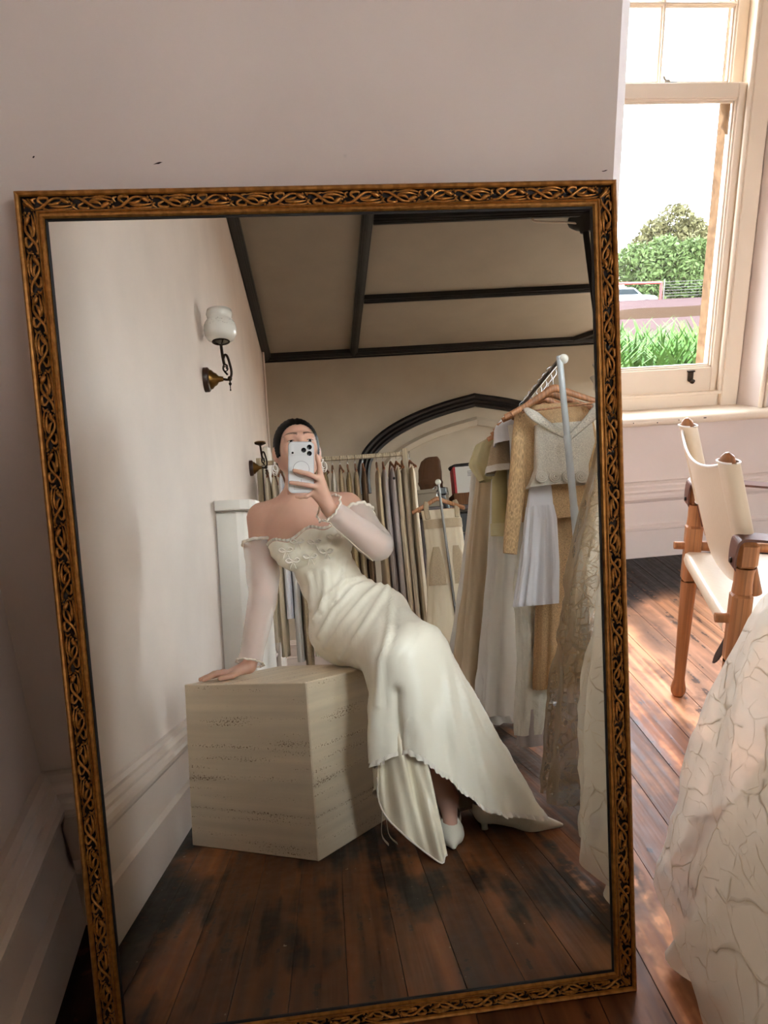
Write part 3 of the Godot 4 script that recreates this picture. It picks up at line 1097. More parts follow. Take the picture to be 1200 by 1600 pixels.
func build_window() -> void:
	var w := structure("window_1", "tall cream sash window with margin panes")
	var L := 1.27
	var R := 2.366
	var st := new_st()
	# box frame
	for x in [L + 0.037, R - 0.037]:
		box(st, Vector3(x, 1.785, -1.70), Vector3(0.074, 2.39, 0.16), 0.004)
	box(st, Vector3((L + R) / 2, 2.945, -1.70), Vector3(R - L, 0.07, 0.16), 0.004)
	box(st, Vector3((L + R) / 2, 0.62, -1.71), Vector3(R - L, 0.075, 0.14), 0.004)
	part("box_frame", done(st), mats["sash"], w)
	st = new_st()
	for x in [L + 0.082, R - 0.082]:
		tube(st, PackedVector3Array([Vector3(x, 0.66, -1.628), Vector3(x, 2.9, -1.628)]), 0.010, 8)
	box(st, Vector3((L + R) / 2, 0.664, -1.628), Vector3(R - L - 0.15, 0.014, 0.02), 0.003)
	part("staff_bead", done(st), mats["sash"], w)
	# sashes: [name, y0, y1, z, glass rectangle]
	for s in [["lower_sash", 0.668, 1.815, -1.660, 0.768, 1.762], ["upper_sash", 1.775, 2.915, -1.715, 1.822, 2.85]]:
		var z: float = s[3]
		var xl := L + 0.075
		var xr := 2.293
		st = new_st()
		var gl := xl + 0.045
		var gr := xr - 0.045
		box(st, Vector3((xl + gl) / 2, (s[1] + s[2]) / 2, z), Vector3(gl - xl, s[2] - s[1], 0.04), 0.003)
		box(st, Vector3((xr + gr) / 2, (s[1] + s[2]) / 2, z), Vector3(gl - xl, s[2] - s[1], 0.04), 0.003)
		var sf := part(s[0], done(st), mats["sash"], w)
		part("bottom_rail", box_mesh(Vector3(gr - gl, s[4] - s[1], 0.04), 0.003), mats["sash"], sf, Transform3D(Basis.IDENTITY, Vector3((gl + gr) / 2, (s[1] + s[4]) / 2, z)))
		part("top_rail", box_mesh(Vector3(gr - gl, s[2] - s[5], 0.04), 0.003), mats["sash"], sf, Transform3D(Basis.IDENTITY, Vector3((gl + gr) / 2, (s[2] + s[5]) / 2, z)))
		# ovolo steps round the glass
		st = new_st()
		for k in 2:
			var e := 0.006 + 0.007 * k
			var dz := 0.014 - k * 0.008
			for x in [gl + e - 0.003, gr - e + 0.003]:
				box(st, Vector3(x, (s[4] + s[5]) / 2, z), Vector3(0.007, s[5] - s[4], dz * 2), 0.0015)
			for y in [s[4] + e - 0.003, s[5] - e + 0.003]:
				box(st, Vector3((gl + gr) / 2, y, z), Vector3(gr - gl, 0.007, dz * 2), 0.0015)
		part("glazing_bead", done(st), mats["sash"], sf)
		var xs := [gl, gr]
		var ys := [s[4], s[5]]
		if s[0] == "upper_sash":
			xs = [gl, gl + 0.285, gr - 0.285, gr]
			ys = [s[4], 2.085, 2.59, s[5]]
		for i in range(1, xs.size() - 1):
			st = new_st()
			box(st, Vector3(xs[i], (s[4] + s[5]) / 2, z), Vector3(0.022, s[5] - s[4], 0.014), 0.003)
			box(st, Vector3(xs[i], (s[4] + s[5]) / 2, z), Vector3(0.010, s[5] - s[4], 0.032), 0.003)
			part("muntin", done(st), mats["sash"], sf)
		for i in range(1, ys.size() - 1):
			st = new_st()
			box(st, Vector3((gl + gr) / 2, ys[i], z), Vector3(gr - gl, 0.022, 0.013), 0.003)
			box(st, Vector3((gl + gr) / 2, ys[i], z), Vector3(gr - gl, 0.010, 0.030), 0.003)
			part("muntin", done(st), mats["sash"], sf)
		for i in xs.size() - 1:
			for j in ys.size() - 1:
				part("pane", box_mesh(Vector3(xs[i + 1] - xs[i], ys[j + 1] - ys[j], 0.003)), mats["pane_dimming"], sf, Transform3D(Basis.IDENTITY, Vector3((xs[i] + xs[i + 1]) / 2, (ys[j] + ys[j + 1]) / 2, z - 0.006)))
	# sash lift and the horn of the catch
	st = new_st()
	box(st, Vector3(2.155, 0.755, -1.636), Vector3(0.03, 0.006, 0.02), 0.002)
	box(st, Vector3(2.155, 0.735, -1.634), Vector3(0.022, 0.045, 0.012), 0.004)
	tube(st, spline([Vector3(2.155, 0.722, -1.630), Vector3(2.155, 0.712, -1.620), Vector3(2.155, 0.720, -1.612)], 8), 0.008, 8)
	part("sash_lift", done(st), mats["bronze"], w)
	st = new_st()
	ball(st, Vector3(1.975, 1.822, -1.665), Vector3(0.010, 0.010, 0.010))
	tube(st, spline([Vector3(1.957, 1.842, -1.665), Vector3(1.967, 1.828, -1.665), Vector3(1.99, 1.820, -1.665), Vector3(2.01, 1.818, -1.665)], 10), 0.0045, 8)
	part("sash_catch", done(st), mats["box_grey"], w)
	# stool with rounded nosing, splayed reveal edge bead, apron
	st = new_st()
	box(st, Vector3(1.85, 0.588, -1.56), Vector3(1.36, 0.038, 0.16), 0.004)
	var nose := PackedVector3Array([Vector3(1.17, 0.588, -1.480), Vector3(2.53, 0.588, -1.480)])
	tube(st, nose, 0.019, 12)
	box(st, Vector3(1.85, 0.588, -1.49), Vector3(1.36, 0.0378, 0.02), 0.0)
	part("window_stool", done(st), mats["sash"], w)
	st = new_st()
	for q in [[1.75, 0.5875, -1.4608, 0.020], [2.13, 0.592, -1.4606, 0.012], [2.02, 0.590, -1.4606, 0.004], [1.93, 0.585, -1.4608, 0.005], [1.83, 0.589, -1.4606, 0.004]]:
		box(st, Vector3(q[0], q[1], q[2]), Vector3(q[3], 0.004, 0.002), 0.0008)
	part("paint_chip", done(st), mats["chip"], w)
	st = new_st()
	tube(st, PackedVector3Array([Vector3(2.405, 0.607, FAR_Z + 0.004), Vector3(2.405, 2.98, FAR_Z + 0.004)]), 0.009, 8)
	tube(st, PackedVector3Array([Vector3(2.425, 0.607, FAR_Z + 0.002), Vector3(2.425, 2.98, FAR_Z + 0.002)]), 0.006, 8)
	part("reveal_bead", done(st), mats["sash"], w)
	# the outer jamb of peach stone
	st = new_st()
	box(st, Vector3(2.384, 1.75, -1.785), Vector3(0.18, 2.6, 0.12), 0.003)
	part("stone_jamb", done(st), mats["sandstone"], w)
	st = new_st()
	tube(st, spline([Vector3(2.290, 1.66, -1.745), Vector3(2.275, 1.69, -1.76), Vector3(2.282, 1.73, -1.765), Vector3(2.265, 1.78, -1.76)], 10), [0.006, 0.012, 0.010, 0.016, 0.013, 0.016, 0.014, 0.018, 0.02, 0.02], 8)
	part("stone_corbel", done(st), mats["sandstone"], w)

func blade(st: SurfaceTool, base: Vector3, dir: Vector3, len: float, w: float, droop: float) -> void:
	var side := dir.cross(Vector3.UP).normalized()
	var prev_l := base - side * w * 0.5
	var prev_r := base + side * w * 0.5
	for i in range(1, 5):
		var t := i / 4.0
		var p := base + dir * len * t * (0.25 + 0.35 * t) + Vector3.UP * len * (t * 0.95 - droop * t * t)
		var ww: float = w * [1.0, 0.95, 0.7, 0.06][i - 1]
		var l := p - side * ww * 0.5
		var r := p + side * ww * 0.5
		quad(st, prev_l, prev_r, r, l)
		prev_l = l
		prev_r = r

func leaf_crown(seed_: int, blobs: Array, count: int, size: float) -> ArrayMesh:
	var st := new_st()
	var rg := RandomNumberGenerator.new()
	rg.seed = seed_
	for i in count:
		var b: Array = blobs[rg.randi_range(0, blobs.size() - 1)]
		var dirv := Vector3(rg.randfn(), rg.randfn(), rg.randfn()).normalized()
		var c: Vector3 = b[0] + dirv * b[1] * pow(rg.randf(), 0.28)
		var a := Vector3(rg.randfn(), rg.randfn() - 0.3, rg.randfn()).normalized()
		var s := a.cross(Vector3(rg.randfn(), rg.randfn(), rg.randfn())).normalized()
		var k := size * rg.randf_range(0.6, 1.3)
		tri(st, c - s * k * 0.35, c + s * k * 0.35, c + a * k)
		tri(st, c - s * k * 0.35, c - a * k * 0.5, c + s * k * 0.35)
	return done(st)

func tree(called: String, label: String, at: Vector3, trunk_h: float, blobs: Array, count: int, size: float, leaf: String, seed_: int) -> void:
	var t := thing(called, label, "tree", at, 0.0, "trees beyond the gravel drive")
	var st := new_st()
	tube(st, spline([Vector3(0, -0.65, 0), Vector3(0.1, trunk_h * 0.5, 0), Vector3(-0.1, trunk_h, 0.1)], 8), [0.22, 0.2, 0.18, 0.16, 0.15, 0.13, 0.12, 0.1], 8)
	for b in blobs:
		tube(st, PackedVector3Array([Vector3(0, trunk_h * 0.7, 0), (b[0] as Vector3).lerp(Vector3(0, trunk_h, 0), 0.35)]), [0.09, 0.04], 6)
	part("trunk", done(st), mats["bark"], t)
	var cr := part("foliage", leaf_crown(seed_, blobs, count, size), mats[leaf], t)
	cr.set_meta("kind", "stuff")

func build_outside() -> void:
	var G := -0.42
	var gd := structure("ground", "pale pink gravel drive outside the window")
	slab("gravel_drive", Vector3(-60, G - 0.3, -43), Vector3(90, G, -1.83), "gravel", gd)
	slab("far_verge", Vector3(-80, G - 0.9, -120), Vector3(120, G - 0.6, -43), "far_grass", gd)
	var st := new_st()
	rng.seed = 91
	# low windrow of dry grass across the drive
	var rows := []
	for i in 40:
		var x := -4.0 + i * 0.9
		var zc := -26.0 + 0.25 * sin(i * 0.7)
		var row := PackedVector3Array()
		for j in 7:
			var t := j / 6.0
			row.append(Vector3(x, G + 0.22 * sin(PI * t) + (rng.randf_range(-0.03, 0.05) if j > 0 and j < 6 else -0.02), zc - 3.4 + t * 5.0))
		rows.append(row)
	sheet(st, rows)
	part("dry_grass_strip", done(st), mats["dry_grass"], gd)
	slab("garden_bed", Vector3(-2, G - 0.1, -5.0), Vector3(9, 0.20, -1.86), "soil", gd)
	# strap-leaved plants under the window
	var protos := []
	for k in 3:
		var pm := new_st()
		for i in 120:
			var a := rng.randf() * TAU
			var dirv := Vector3(cos(a), 0, sin(a))
			blade(pm, Vector3(rng.randf_range(-0.06, 0.06), 0, rng.randf_range(-0.06, 0.06)), dirv, rng.randf_range(0.48, 0.74), rng.randf_range(0.026, 0.040), rng.randf_range(0.02, 0.28))
		protos.append(done(pm))
	var n := 0
	for i in 6:
		for j in 4:
			var at := Vector3(1.75 + i * 0.36 + rng.randf_range(-0.05, 0.05) + j * 0.15, 0.20, -2.60 - j * 0.45 + rng.randf_range(-0.06, 0.06))
			var pl := thing("strap_leaf_plant", "clump of bright green strap leaves in the bed under the window", "plant", at, rng.randf() * TAU, "strap-leaved plants under the window")
			part("leaves", protos[n % 3], mats["leaf_strap" if (n * 7) % 5 < 3 else "leaf_strap_pale"], pl)
			n += 1
	# trees
	tree("tree", "tall loose grey-green tree rising above the others beyond the gate", Vector3(29.4, G, -52), 3.0, [[Vector3(0, 4.9, 0), 1.5], [Vector3(1.4, 4.4, 0), 1.1], [Vector3(-1.5, 4.2, 0), 1.2], [Vector3(2.3, 3.4, 0.3), 1.2], [Vector3(-2.4, 3.0, 0), 1.3], [Vector3(0.4, 3.2, 0.5), 1.7]], 7000, 0.26, "leaf_olive", 1)
	tree("tree", "full light green tree right behind the red gate", Vector3(26.6, G, -48), 1.4, [[Vector3(0, 2.4, 0), 1.6], [Vector3(2.2, 2.3, 0), 1.5], [Vector3(-2.0, 2.1, 0), 1.5], [Vector3(3.6, 1.7, 0.4), 1.4], [Vector3(1.0, 1.2, 0.6), 1.5], [Vector3(-1.4, 0.9, 0.5), 1.3], [Vector3(3.2, 0.8, 0.4), 1.2]], 14000, 0.27, "leaf_light", 2)
	tree("tree", "round dark green tree at the right beside the stone jamb", Vector3(33.0, G, -55.5), 2.4, [[Vector3(0, 3.9, 0), 1.3], [Vector3(-1.0, 2.8, 0.3), 1.5], [Vector3(1.2, 2.6, 0), 1.5], [Vector3(-1.8, 1.6, 0.3), 1.4], [Vector3(0.3, 1.4, 0.4), 1.5]], 7000, 0.27, "leaf_mid", 3)
	tree("tree", "mid green tree low behind the wire fence", Vector3(31.9, G, -47.8), 1.0, [[Vector3(0, 1.8, 0), 1.4], [Vector3(1.7, 1.7, 0), 1.3], [Vector3(-1.4, 1.5, 0.3), 1.2], [Vector3(0.6, 0.9, 0.6), 1.3], [Vector3(2.4, 0.8, 0.3), 1.1], [Vector3(-0.9, 0.6, 0.4), 1.0]], 8000, 0.27, "leaf_mid", 4)
	# palm at the left
	var palm := thing("palm_tree", "small palm with drooping fronds at the left of the view", "palm", Vector3(26.2, G, -58.5), 0.0)
	part("trunk", tube_mesh([Vector3(0, -0.65, 0), Vector3(0.1, 1.8, 0), Vector3(0, 3.3, 0)], 0.16, 8, 8), mats["bark"], palm)
	for i in 11:
		var a := TAU * i / 11 + 0.2
		var dirv := Vector3(cos(a), 0, sin(a))
		st = new_st()
		var pts := spline([Vector3(0, 3.3, 0), Vector3(0, 4.0, 0) + dirv * 0.5, Vector3(0, 3.9, 0) + dirv * 1.2, Vector3(0, 3.0, 0) + dirv * 1.7], 12)
		tube(st, pts, 0.025, 5)
		for q in range(2, 12):
			var side := dirv.cross(Vector3.UP)
			for s in [-1.0, 1.0]:
				tri(st, pts[q] - dirv * 0.05, pts[q] + dirv * 0.05, pts[q] + side * s * 0.4 - Vector3.UP * 0.3 + dirv * 0.15)
		part("frond", done(st), mats["leaf_mid"], palm)
	for q in [["shrub", "yellow-green shrub at the foot of the wire fence", Vector3(27.2, G, -41.5), "leaf_olive"], ["shrub", "dry reed-like shrub beside the stone jamb", Vector3(29.6, G, -41.5), "leaf_olive"], ["shrub", "dark leafy shrub behind the parked car", Vector3(19.0, G - 0.6, -48.2), "leaf_dark"], ["shrub", "dense dark shrub filling the gap behind the gate post", Vector3(20.6, G - 0.6, -49.5), "leaf_dark"]]:
		var sh := thing(q[0], q[1], "shrub", q[2], 0.0, "shrubs along the fence")
		var big := 1.0 if q[3] == "leaf_olive" else 1.7
		var f := part("foliage", leaf_crown(int(q[2].x * 10), [[Vector3(0, 0.5 * big, 0), 0.6 * big], [Vector3(0.5 * big, 0.35 * big, 0), 0.5 * big], [Vector3(-0.5 * big, 0.35 * big, 0), 0.5 * big]], 900, 0.2), mats[q[3]], sh)
		f.set_meta("kind", "stuff")
	# red pipe gate and wire fence
	var gt := thing("pipe_gate", "red pipe gate at the far edge of the gravel", "gate", Vector3(20.0, G, -42.2), 0.0)
	part("top_rail", tube_mesh([Vector3(-3.5, 1.12, 0), Vector3(3.5, 1.0, 0)], 0.075, 0, 8), mats["gate_red"], gt)
	part("post", tube_mesh([Vector3(3.5, -0.1, 0), Vector3(3.5, 1.05, 0)], 0.085, 0, 8), mats["gate_red"], gt)
	part("post", tube_mesh([Vector3(-3.5, -0.1, 0), Vector3(-3.5, 1.15, 0)], 0.085, 0, 8), mats["gate_red"], gt)
	var fe := thing("wire_fence", "wire fence with thin posts running right from the red gate", "fence", Vector3(23.6, G, -42.4), 0.0)
	for i in 6:
		part("wire", tube_mesh([Vector3(0, 0.18 + i * 0.17, 0), Vector3(14, 0.18 + i * 0.17, 0)], 0.012, 0, 4), mats["wire"], fe)
	for i in 6:
		part("post", tube_mesh([Vector3(0.2 + i * 2.7, -0.1, 0), Vector3(0.2 + i * 2.7, 1.2, 0)], 0.04, 0, 6), mats["wire"], fe)
	# parked car behind the gate
	var car := thing("car", "white car parked behind the red gate", "car", Vector3(22.4, G - 0.6, -45.2), 0.15)
	st = new_st()
	prism(st, PackedVector2Array([Vector2(-2.1, 0.25), Vector2(2.1, 0.25), Vector2(2.15, 0.65), Vector2(1.9, 0.8), Vector2(1.1, 0.88), Vector2(-1.6, 0.9), Vector2(-2.1, 0.82)]), -0.85, 0.85)
	part("body", done(st), mats["car_white"], car)
	st = new_st()
	prism(st, PackedVector2Array([Vector2(-1.55, 0.88), Vector2(1.05, 0.87), Vector2(0.45, 1.30), Vector2(0.2, 1.36), Vector2(-0.9, 1.36), Vector2(-1.15, 1.30)]), -0.72, 0.72)
	part("cabin", done(st), mats["car_white"], car)
	st = new_st()
	prism(st, PackedVector2Array([Vector2(-1.3, 0.93), Vector2(0.8, 0.92), Vector2(0.36, 1.26), Vector2(-0.98, 1.27)]), -0.735, 0.735)
	part("window", done(st), mats["car_glass"], car)
	for x in [-1.3, 1.3]:
		for z in [-0.8, 0.8]:
			part("wheel", lathe_mesh([Vector2(0.01, -0.1), Vector2(0.28, -0.1), Vector2(0.31, 0.0), Vector2(0.28, 0.1), Vector2(0.01, 0.1)], 14), mats["tyre"], car, Transform3D(Basis(Vector3.RIGHT, PI / 2), Vector3(x, 0.31, z)))

# one length of running acanthus scroll, from 0 to len along x, width w along y, raised along z
func scroll_unit(st: SurfaceTool, x0: float, len: float, w: float, flip: float, xf: Transform3D, bend := 0.0) -> void:
	var S := func(a: Array) -> Array:
		var o := []
		for p in a:
			o.append(xf * Vector3(x0 + p.x * len, p.y * w * flip, p.z * w))
		return o
	var T := func(n: int, a: float, m: float, b: float) -> Array: return taper(n, a * w, m * w, b * w)
	# main stem, an S from edge to edge
	tube(st, spline(S.call([Vector3(-0.10, -0.40, 0.02), Vector3(0.12, -0.34, 0.14), Vector3(0.32, 0.05, 0.20), Vector3(0.50, 0.36, 0.18), Vector3(0.70, 0.36, 0.10)]), 12), T.call(12, 0.09, 0.13, 0.07), 6)
	# curled leaf above
	tube(st, spline(S.call([Vector3(0.22, -0.05, 0.08), Vector3(0.09, 0.20, 0.16), Vector3(0.16, 0.42, 0.14), Vector3(0.32, 0.40, 0.12), Vector3(0.32, 0.22, 0.10)]), 10), T.call(10, 0.07, 0.15, 0.06), 6)
	tube(st, spline(S.call([Vector3(0.00, 0.05, 0.06), Vector3(-0.06, 0.28, 0.12), Vector3(0.04, 0.44, 0.06)]), 7), T.call(7, 0.05, 0.12, 0.03), 6)
	tube(st, spline(S.call([Vector3(0.30, 0.02, 0.08), Vector3(0.44, -0.08, 0.16), Vector3(0.58, 0.02, 0.16), Vector3(0.66, 0.20, 0.06)]), 8), T.call(8, 0.06, 0.15, 0.03), 6)
	# long leaves under the stem
	tube(st, spline(S.call([Vector3(0.36, -0.14, 0.06), Vector3(0.50, -0.26, 0.16), Vector3(0.70, -0.24, 0.14), Vector3(0.90, -0.12, 0.04)]), 9), T.call(9, 0.06, 0.15, 0.03), 6)
	tube(st, spline(S.call([Vector3(0.34, -0.40, 0.04), Vector3(0.56, -0.46, 0.12), Vector3(0.80, -0.42, 0.10), Vector3(0.98, -0.28, 0.03)]), 8), T.call(8, 0.04, 0.13, 0.03), 6)
	tube(st, spline(S.call([Vector3(0.16, -0.22, 0.05), Vector3(0.24, -0.38, 0.10), Vector3(0.36, -0.46, 0.04)]), 6), T.call(6, 0.05, 0.11, 0.03), 6)
	# husk and berries
	tube(st, spline(S.call([Vector3(0.64, 0.34, 0.08), Vector3(0.74, 0.20, 0.18), Vector3(0.84, 0.02, 0.16)]), 7), T.call(7, 0.08, 0.20, 0.12), 7)
	for b in [Vector3(0.86, 0.10, 0.16), Vector3(0.92, -0.02, 0.16), Vector3(0.82, 0.36, 0.10), Vector3(0.94, 0.30, 0.10), Vector3(0.90, 0.44, 0.05)]:
		ball(st, xf * Vector3(x0 + b.x * len, b.y * w * flip, b.z * w), Vector3.ONE * 0.105 * w, 7, 5)

func taper(n: int, a: float, mid: float, b: float) -> Array:
	var o := []
	for i in n:
		var t := float(i) / (n - 1)
		o.append(lerpf(a, mid, t * 2.0) if t < 0.5 else lerpf(mid, b, t * 2.0 - 1.0))
	return o

func build_mirror() -> void:
	var W := 0.8735
	var H := 1.3173
	var u := Vector3(1.0, -0.007, 0.015).normalized()
	var v := Vector3(-0.010, -0.976, 0.215).normalized()
	var nn := u.cross(-v).normalized()
	var m := thing("leaning_mirror", "large gilt-framed mirror leaning back against the wall", "mirror", Vector3.ZERO, 0.0)
	m.transform = Transform3D(Basis(u, -v, nn).orthonormalized(), Vector3(0.1449, 1.2923, 0.0322))   # x right, y up the glass, z out of it; origin at the top left corner
	var fw := 0.0415
	# section across one rail: (inward from outer edge, proud of the glass)
	var lip := [Vector2(0, -0.026), Vector2(0, 0.001), Vector2(0.0015, 0.0045), Vector2(0.004, 0.006), Vector2(0.0065, 0.0045), Vector2(0.008, 0.001)]
	var bed := [Vector2(0.008, 0.001), Vector2(0.010, -0.003), Vector2(0.018, -0.0035), Vector2(0.0255, -0.002), Vector2(0.0265, 0.0005)]
	var inner := [Vector2(0.0265, 0.0005), Vector2(0.028, 0.003), Vector2(0.0295, 0.0035), Vector2(0.0305, 0.002), Vector2(0.033, 0.0045), Vector2(0.036, 0.0045), Vector2(0.0385, 0.001)]
	var slip := [Vector2(0.0385, 0.001), Vector2(0.0395, 0.0025), Vector2(0.042, 0.0015), Vector2(0.0425, -0.0005)]
	var cs := [Vector2(0, 0), Vector2(W, 0), Vector2(W, -H), Vector2(0, -H)]
	var dirs := [Vector2(1, 0), Vector2(0, -1), Vector2(-1, 0), Vector2(0, 1)]
	var names := ["frame_rail", "frame_rail", "frame_rail", "frame_rail"]
	for i in 4:
		var a: Vector2 = cs[i]
		var b: Vector2 = cs[(i + 1) % 4]
		var t: Vector2 = dirs[i]
		var inn := Vector2(t.y, -t.x)
		var st := new_st()
		var strip := func(s: SurfaceTool, prof: Array) -> void:
			for k in prof.size() - 1:
				var p: Vector2 = prof[k]
				var q: Vector2 = prof[k + 1]
				var a0: Vector2 = a + (t + inn) * p.x
				var b0: Vector2 = b + (-t + inn) * p.x
				var a1: Vector2 = a + (t + inn) * q.x
				var b1: Vector2 = b + (-t + inn) * q.x
				quad(s, Vector3(a0.x, a0.y, p.y), Vector3(a1.x, a1.y, q.y), Vector3(b1.x, b1.y, q.y), Vector3(b0.x, b0.y, p.y))
		strip.call(st, lip)
		strip.call(st, inner)
		var rail := part(names[i], done(st), mats["gilt"], m)
		st = new_st()
		strip.call(st, bed)
		part("carving_bed", done(st), mats["bole"], rail)
		st = new_st()
		strip.call(st, slip)
		part("black_slip", done(st), mats["slip_black"], rail)
		# carving
		st = new_st()
		var L := (b - a).length() - 2 * 0.026
		var unit := 0.056
		var n := int(round(L / unit))
		unit = L / n
		var cw := 0.0185
		var org: Vector2 = a + t * 0.026 + inn * 0.0175
		var xf := Transform3D(Basis(Vector3(t.x, t.y, 0), Vector3(-inn.x, -inn.y, 0), Vector3(0, 0, 1)), Vector3(org.x, org.y, -0.003))
		for k in n:
			scroll_unit(st, k * unit, unit, cw, 1.0 if k % 2 == 0 else -1.0, xf)
		# corner leaf
		var cx := Transform3D(Basis(Vector3(0, 0, 1), PI / 4) * Basis.IDENTITY, Vector3.ZERO)
		var c0: Vector2 = a + (t + inn) * 0.011
		var c1: Vector2 = a + (t + inn) * 0.026
		tube(st, PackedVector3Array([Vector3(c0.x, c0.y, 0.0), Vector3((c0.x + c1.x) / 2, (c0.y + c1.y) / 2, 0.002), Vector3(c1.x, c1.y, 0.001)]), [0.001, 0.0032, 0.0015], 6)
		for s in [-1.0, 1.0]:
			var side: Vector2 = (t if s > 0 else inn)
			var e := c0 + side * 0.011 + (t + inn) * 0.001
			tube(st, PackedVector3Array([Vector3(c1.x, c1.y, -0.001), Vector3((c0.x + e.x) / 2, (c0.y + e.y) / 2, 0.001), Vector3(e.x, e.y, -0.001)]), [0.001, 0.0025, 0.001], 6)
		part("carved_scrollwork", done(st), mats["gilt_carved"], rail)
	var g := part("mirror_glass", box_mesh(Vector3(W - 0.080, H - 0.080, 0.004)), mats["mirror"], m, Transform3D(Basis.IDENTITY, Vector3(W / 2, -H / 2, -0.002)))
	g.set_meta("label", "silvered glass reflecting the room")
	part("backboard", box_mesh(Vector3(W - 0.006, H - 0.006, 0.006)), mats["board_back"], m, Transform3D(Basis.IDENTITY, Vector3(W / 2, -H / 2, -0.023)))

func build_cube() -> void:
	# plinth of travertine, turned corner-on
	var F := Vector3(0.460, 0, 1.112)
	var ang := atan2(0.567, 0.822)
	var s := 0.470
	var hgt := 0.478
	var e1 := Vector3(0.567, 0, 0.822).normalized()
	var e2 := Vector3(-0.822, 0, 0.567).normalized()
	var c := F + (e1 + e2) * s * 0.5
	var t := thing("stone_plinth", "travertine cube plinth that the woman sits on", "plinth", c, 0.0)
	t.rotation.y = atan2(-e1.z, e1.x)
	part("stone_block", box_mesh(Vector3(s, hgt, s), 0.003, Vector3(0, hgt / 2, 0)), mats["travertine"], t)

func skin_colors(f: Field, base: Color) -> PackedColorArray:
	var c := PackedColorArray()
	c.resize(f.verts.size())
	c.fill(base)
	return c

func ruffle(loop: PackedVector3Array, closed: bool, centre: Vector3, drop: float, flare: float, wave: float, waves: int) -> ArrayMesh:
	# thin frill hanging from a curve
	var st := new_st()
	var n := loop.size() * 3
	var top := PackedVector3Array()
	var mid := PackedVector3Array()
	var low := PackedVector3Array()
	var m := loop.size()
	for i in n:
		var t := float(i) / n * m if closed else float(i) / (n - 1) * (m - 1)
		var s: int = int(t) % m
		var p := loop[s].lerp(loop[(s + 1) % m], t - int(t)) if (closed or s < m - 1) else loop[m - 1]
		var out := p - centre
		out.y = 0
		out = out.normalized()
		var wv := sin(TAU * waves * i / n) * wave
		top.append(p + Vector3.UP * 0.002)
		mid.append(p + out * (flare * 0.6 + wv) - Vector3.UP * drop * 0.5)
		low.append(p + out * (flare + wv * 1.8) - Vector3.UP * (drop + wv * 0.5))
	sheet(st, [top, mid, low], closed)
	return done(st)

func sorted_loop(pts: Array, centre: Vector3, keep_every: int) -> PackedVector3Array:
	var a := pts.duplicate()
	a.sort_custom(func(p, q): return atan2(p.z - centre.z, p.x - centre.x) < atan2(q.z - centre.z, q.x - centre.x))
	var out := PackedVector3Array()
	for i in range(0, a.size(), keep_every):
		out.append(a[i])
	var sm := PackedVector3Array()
	for i in out.size():
		sm.append((out[i] * 2.0 + out[(i + 1) % out.size()] + out[i - 1]) / 4.0)
	return sm

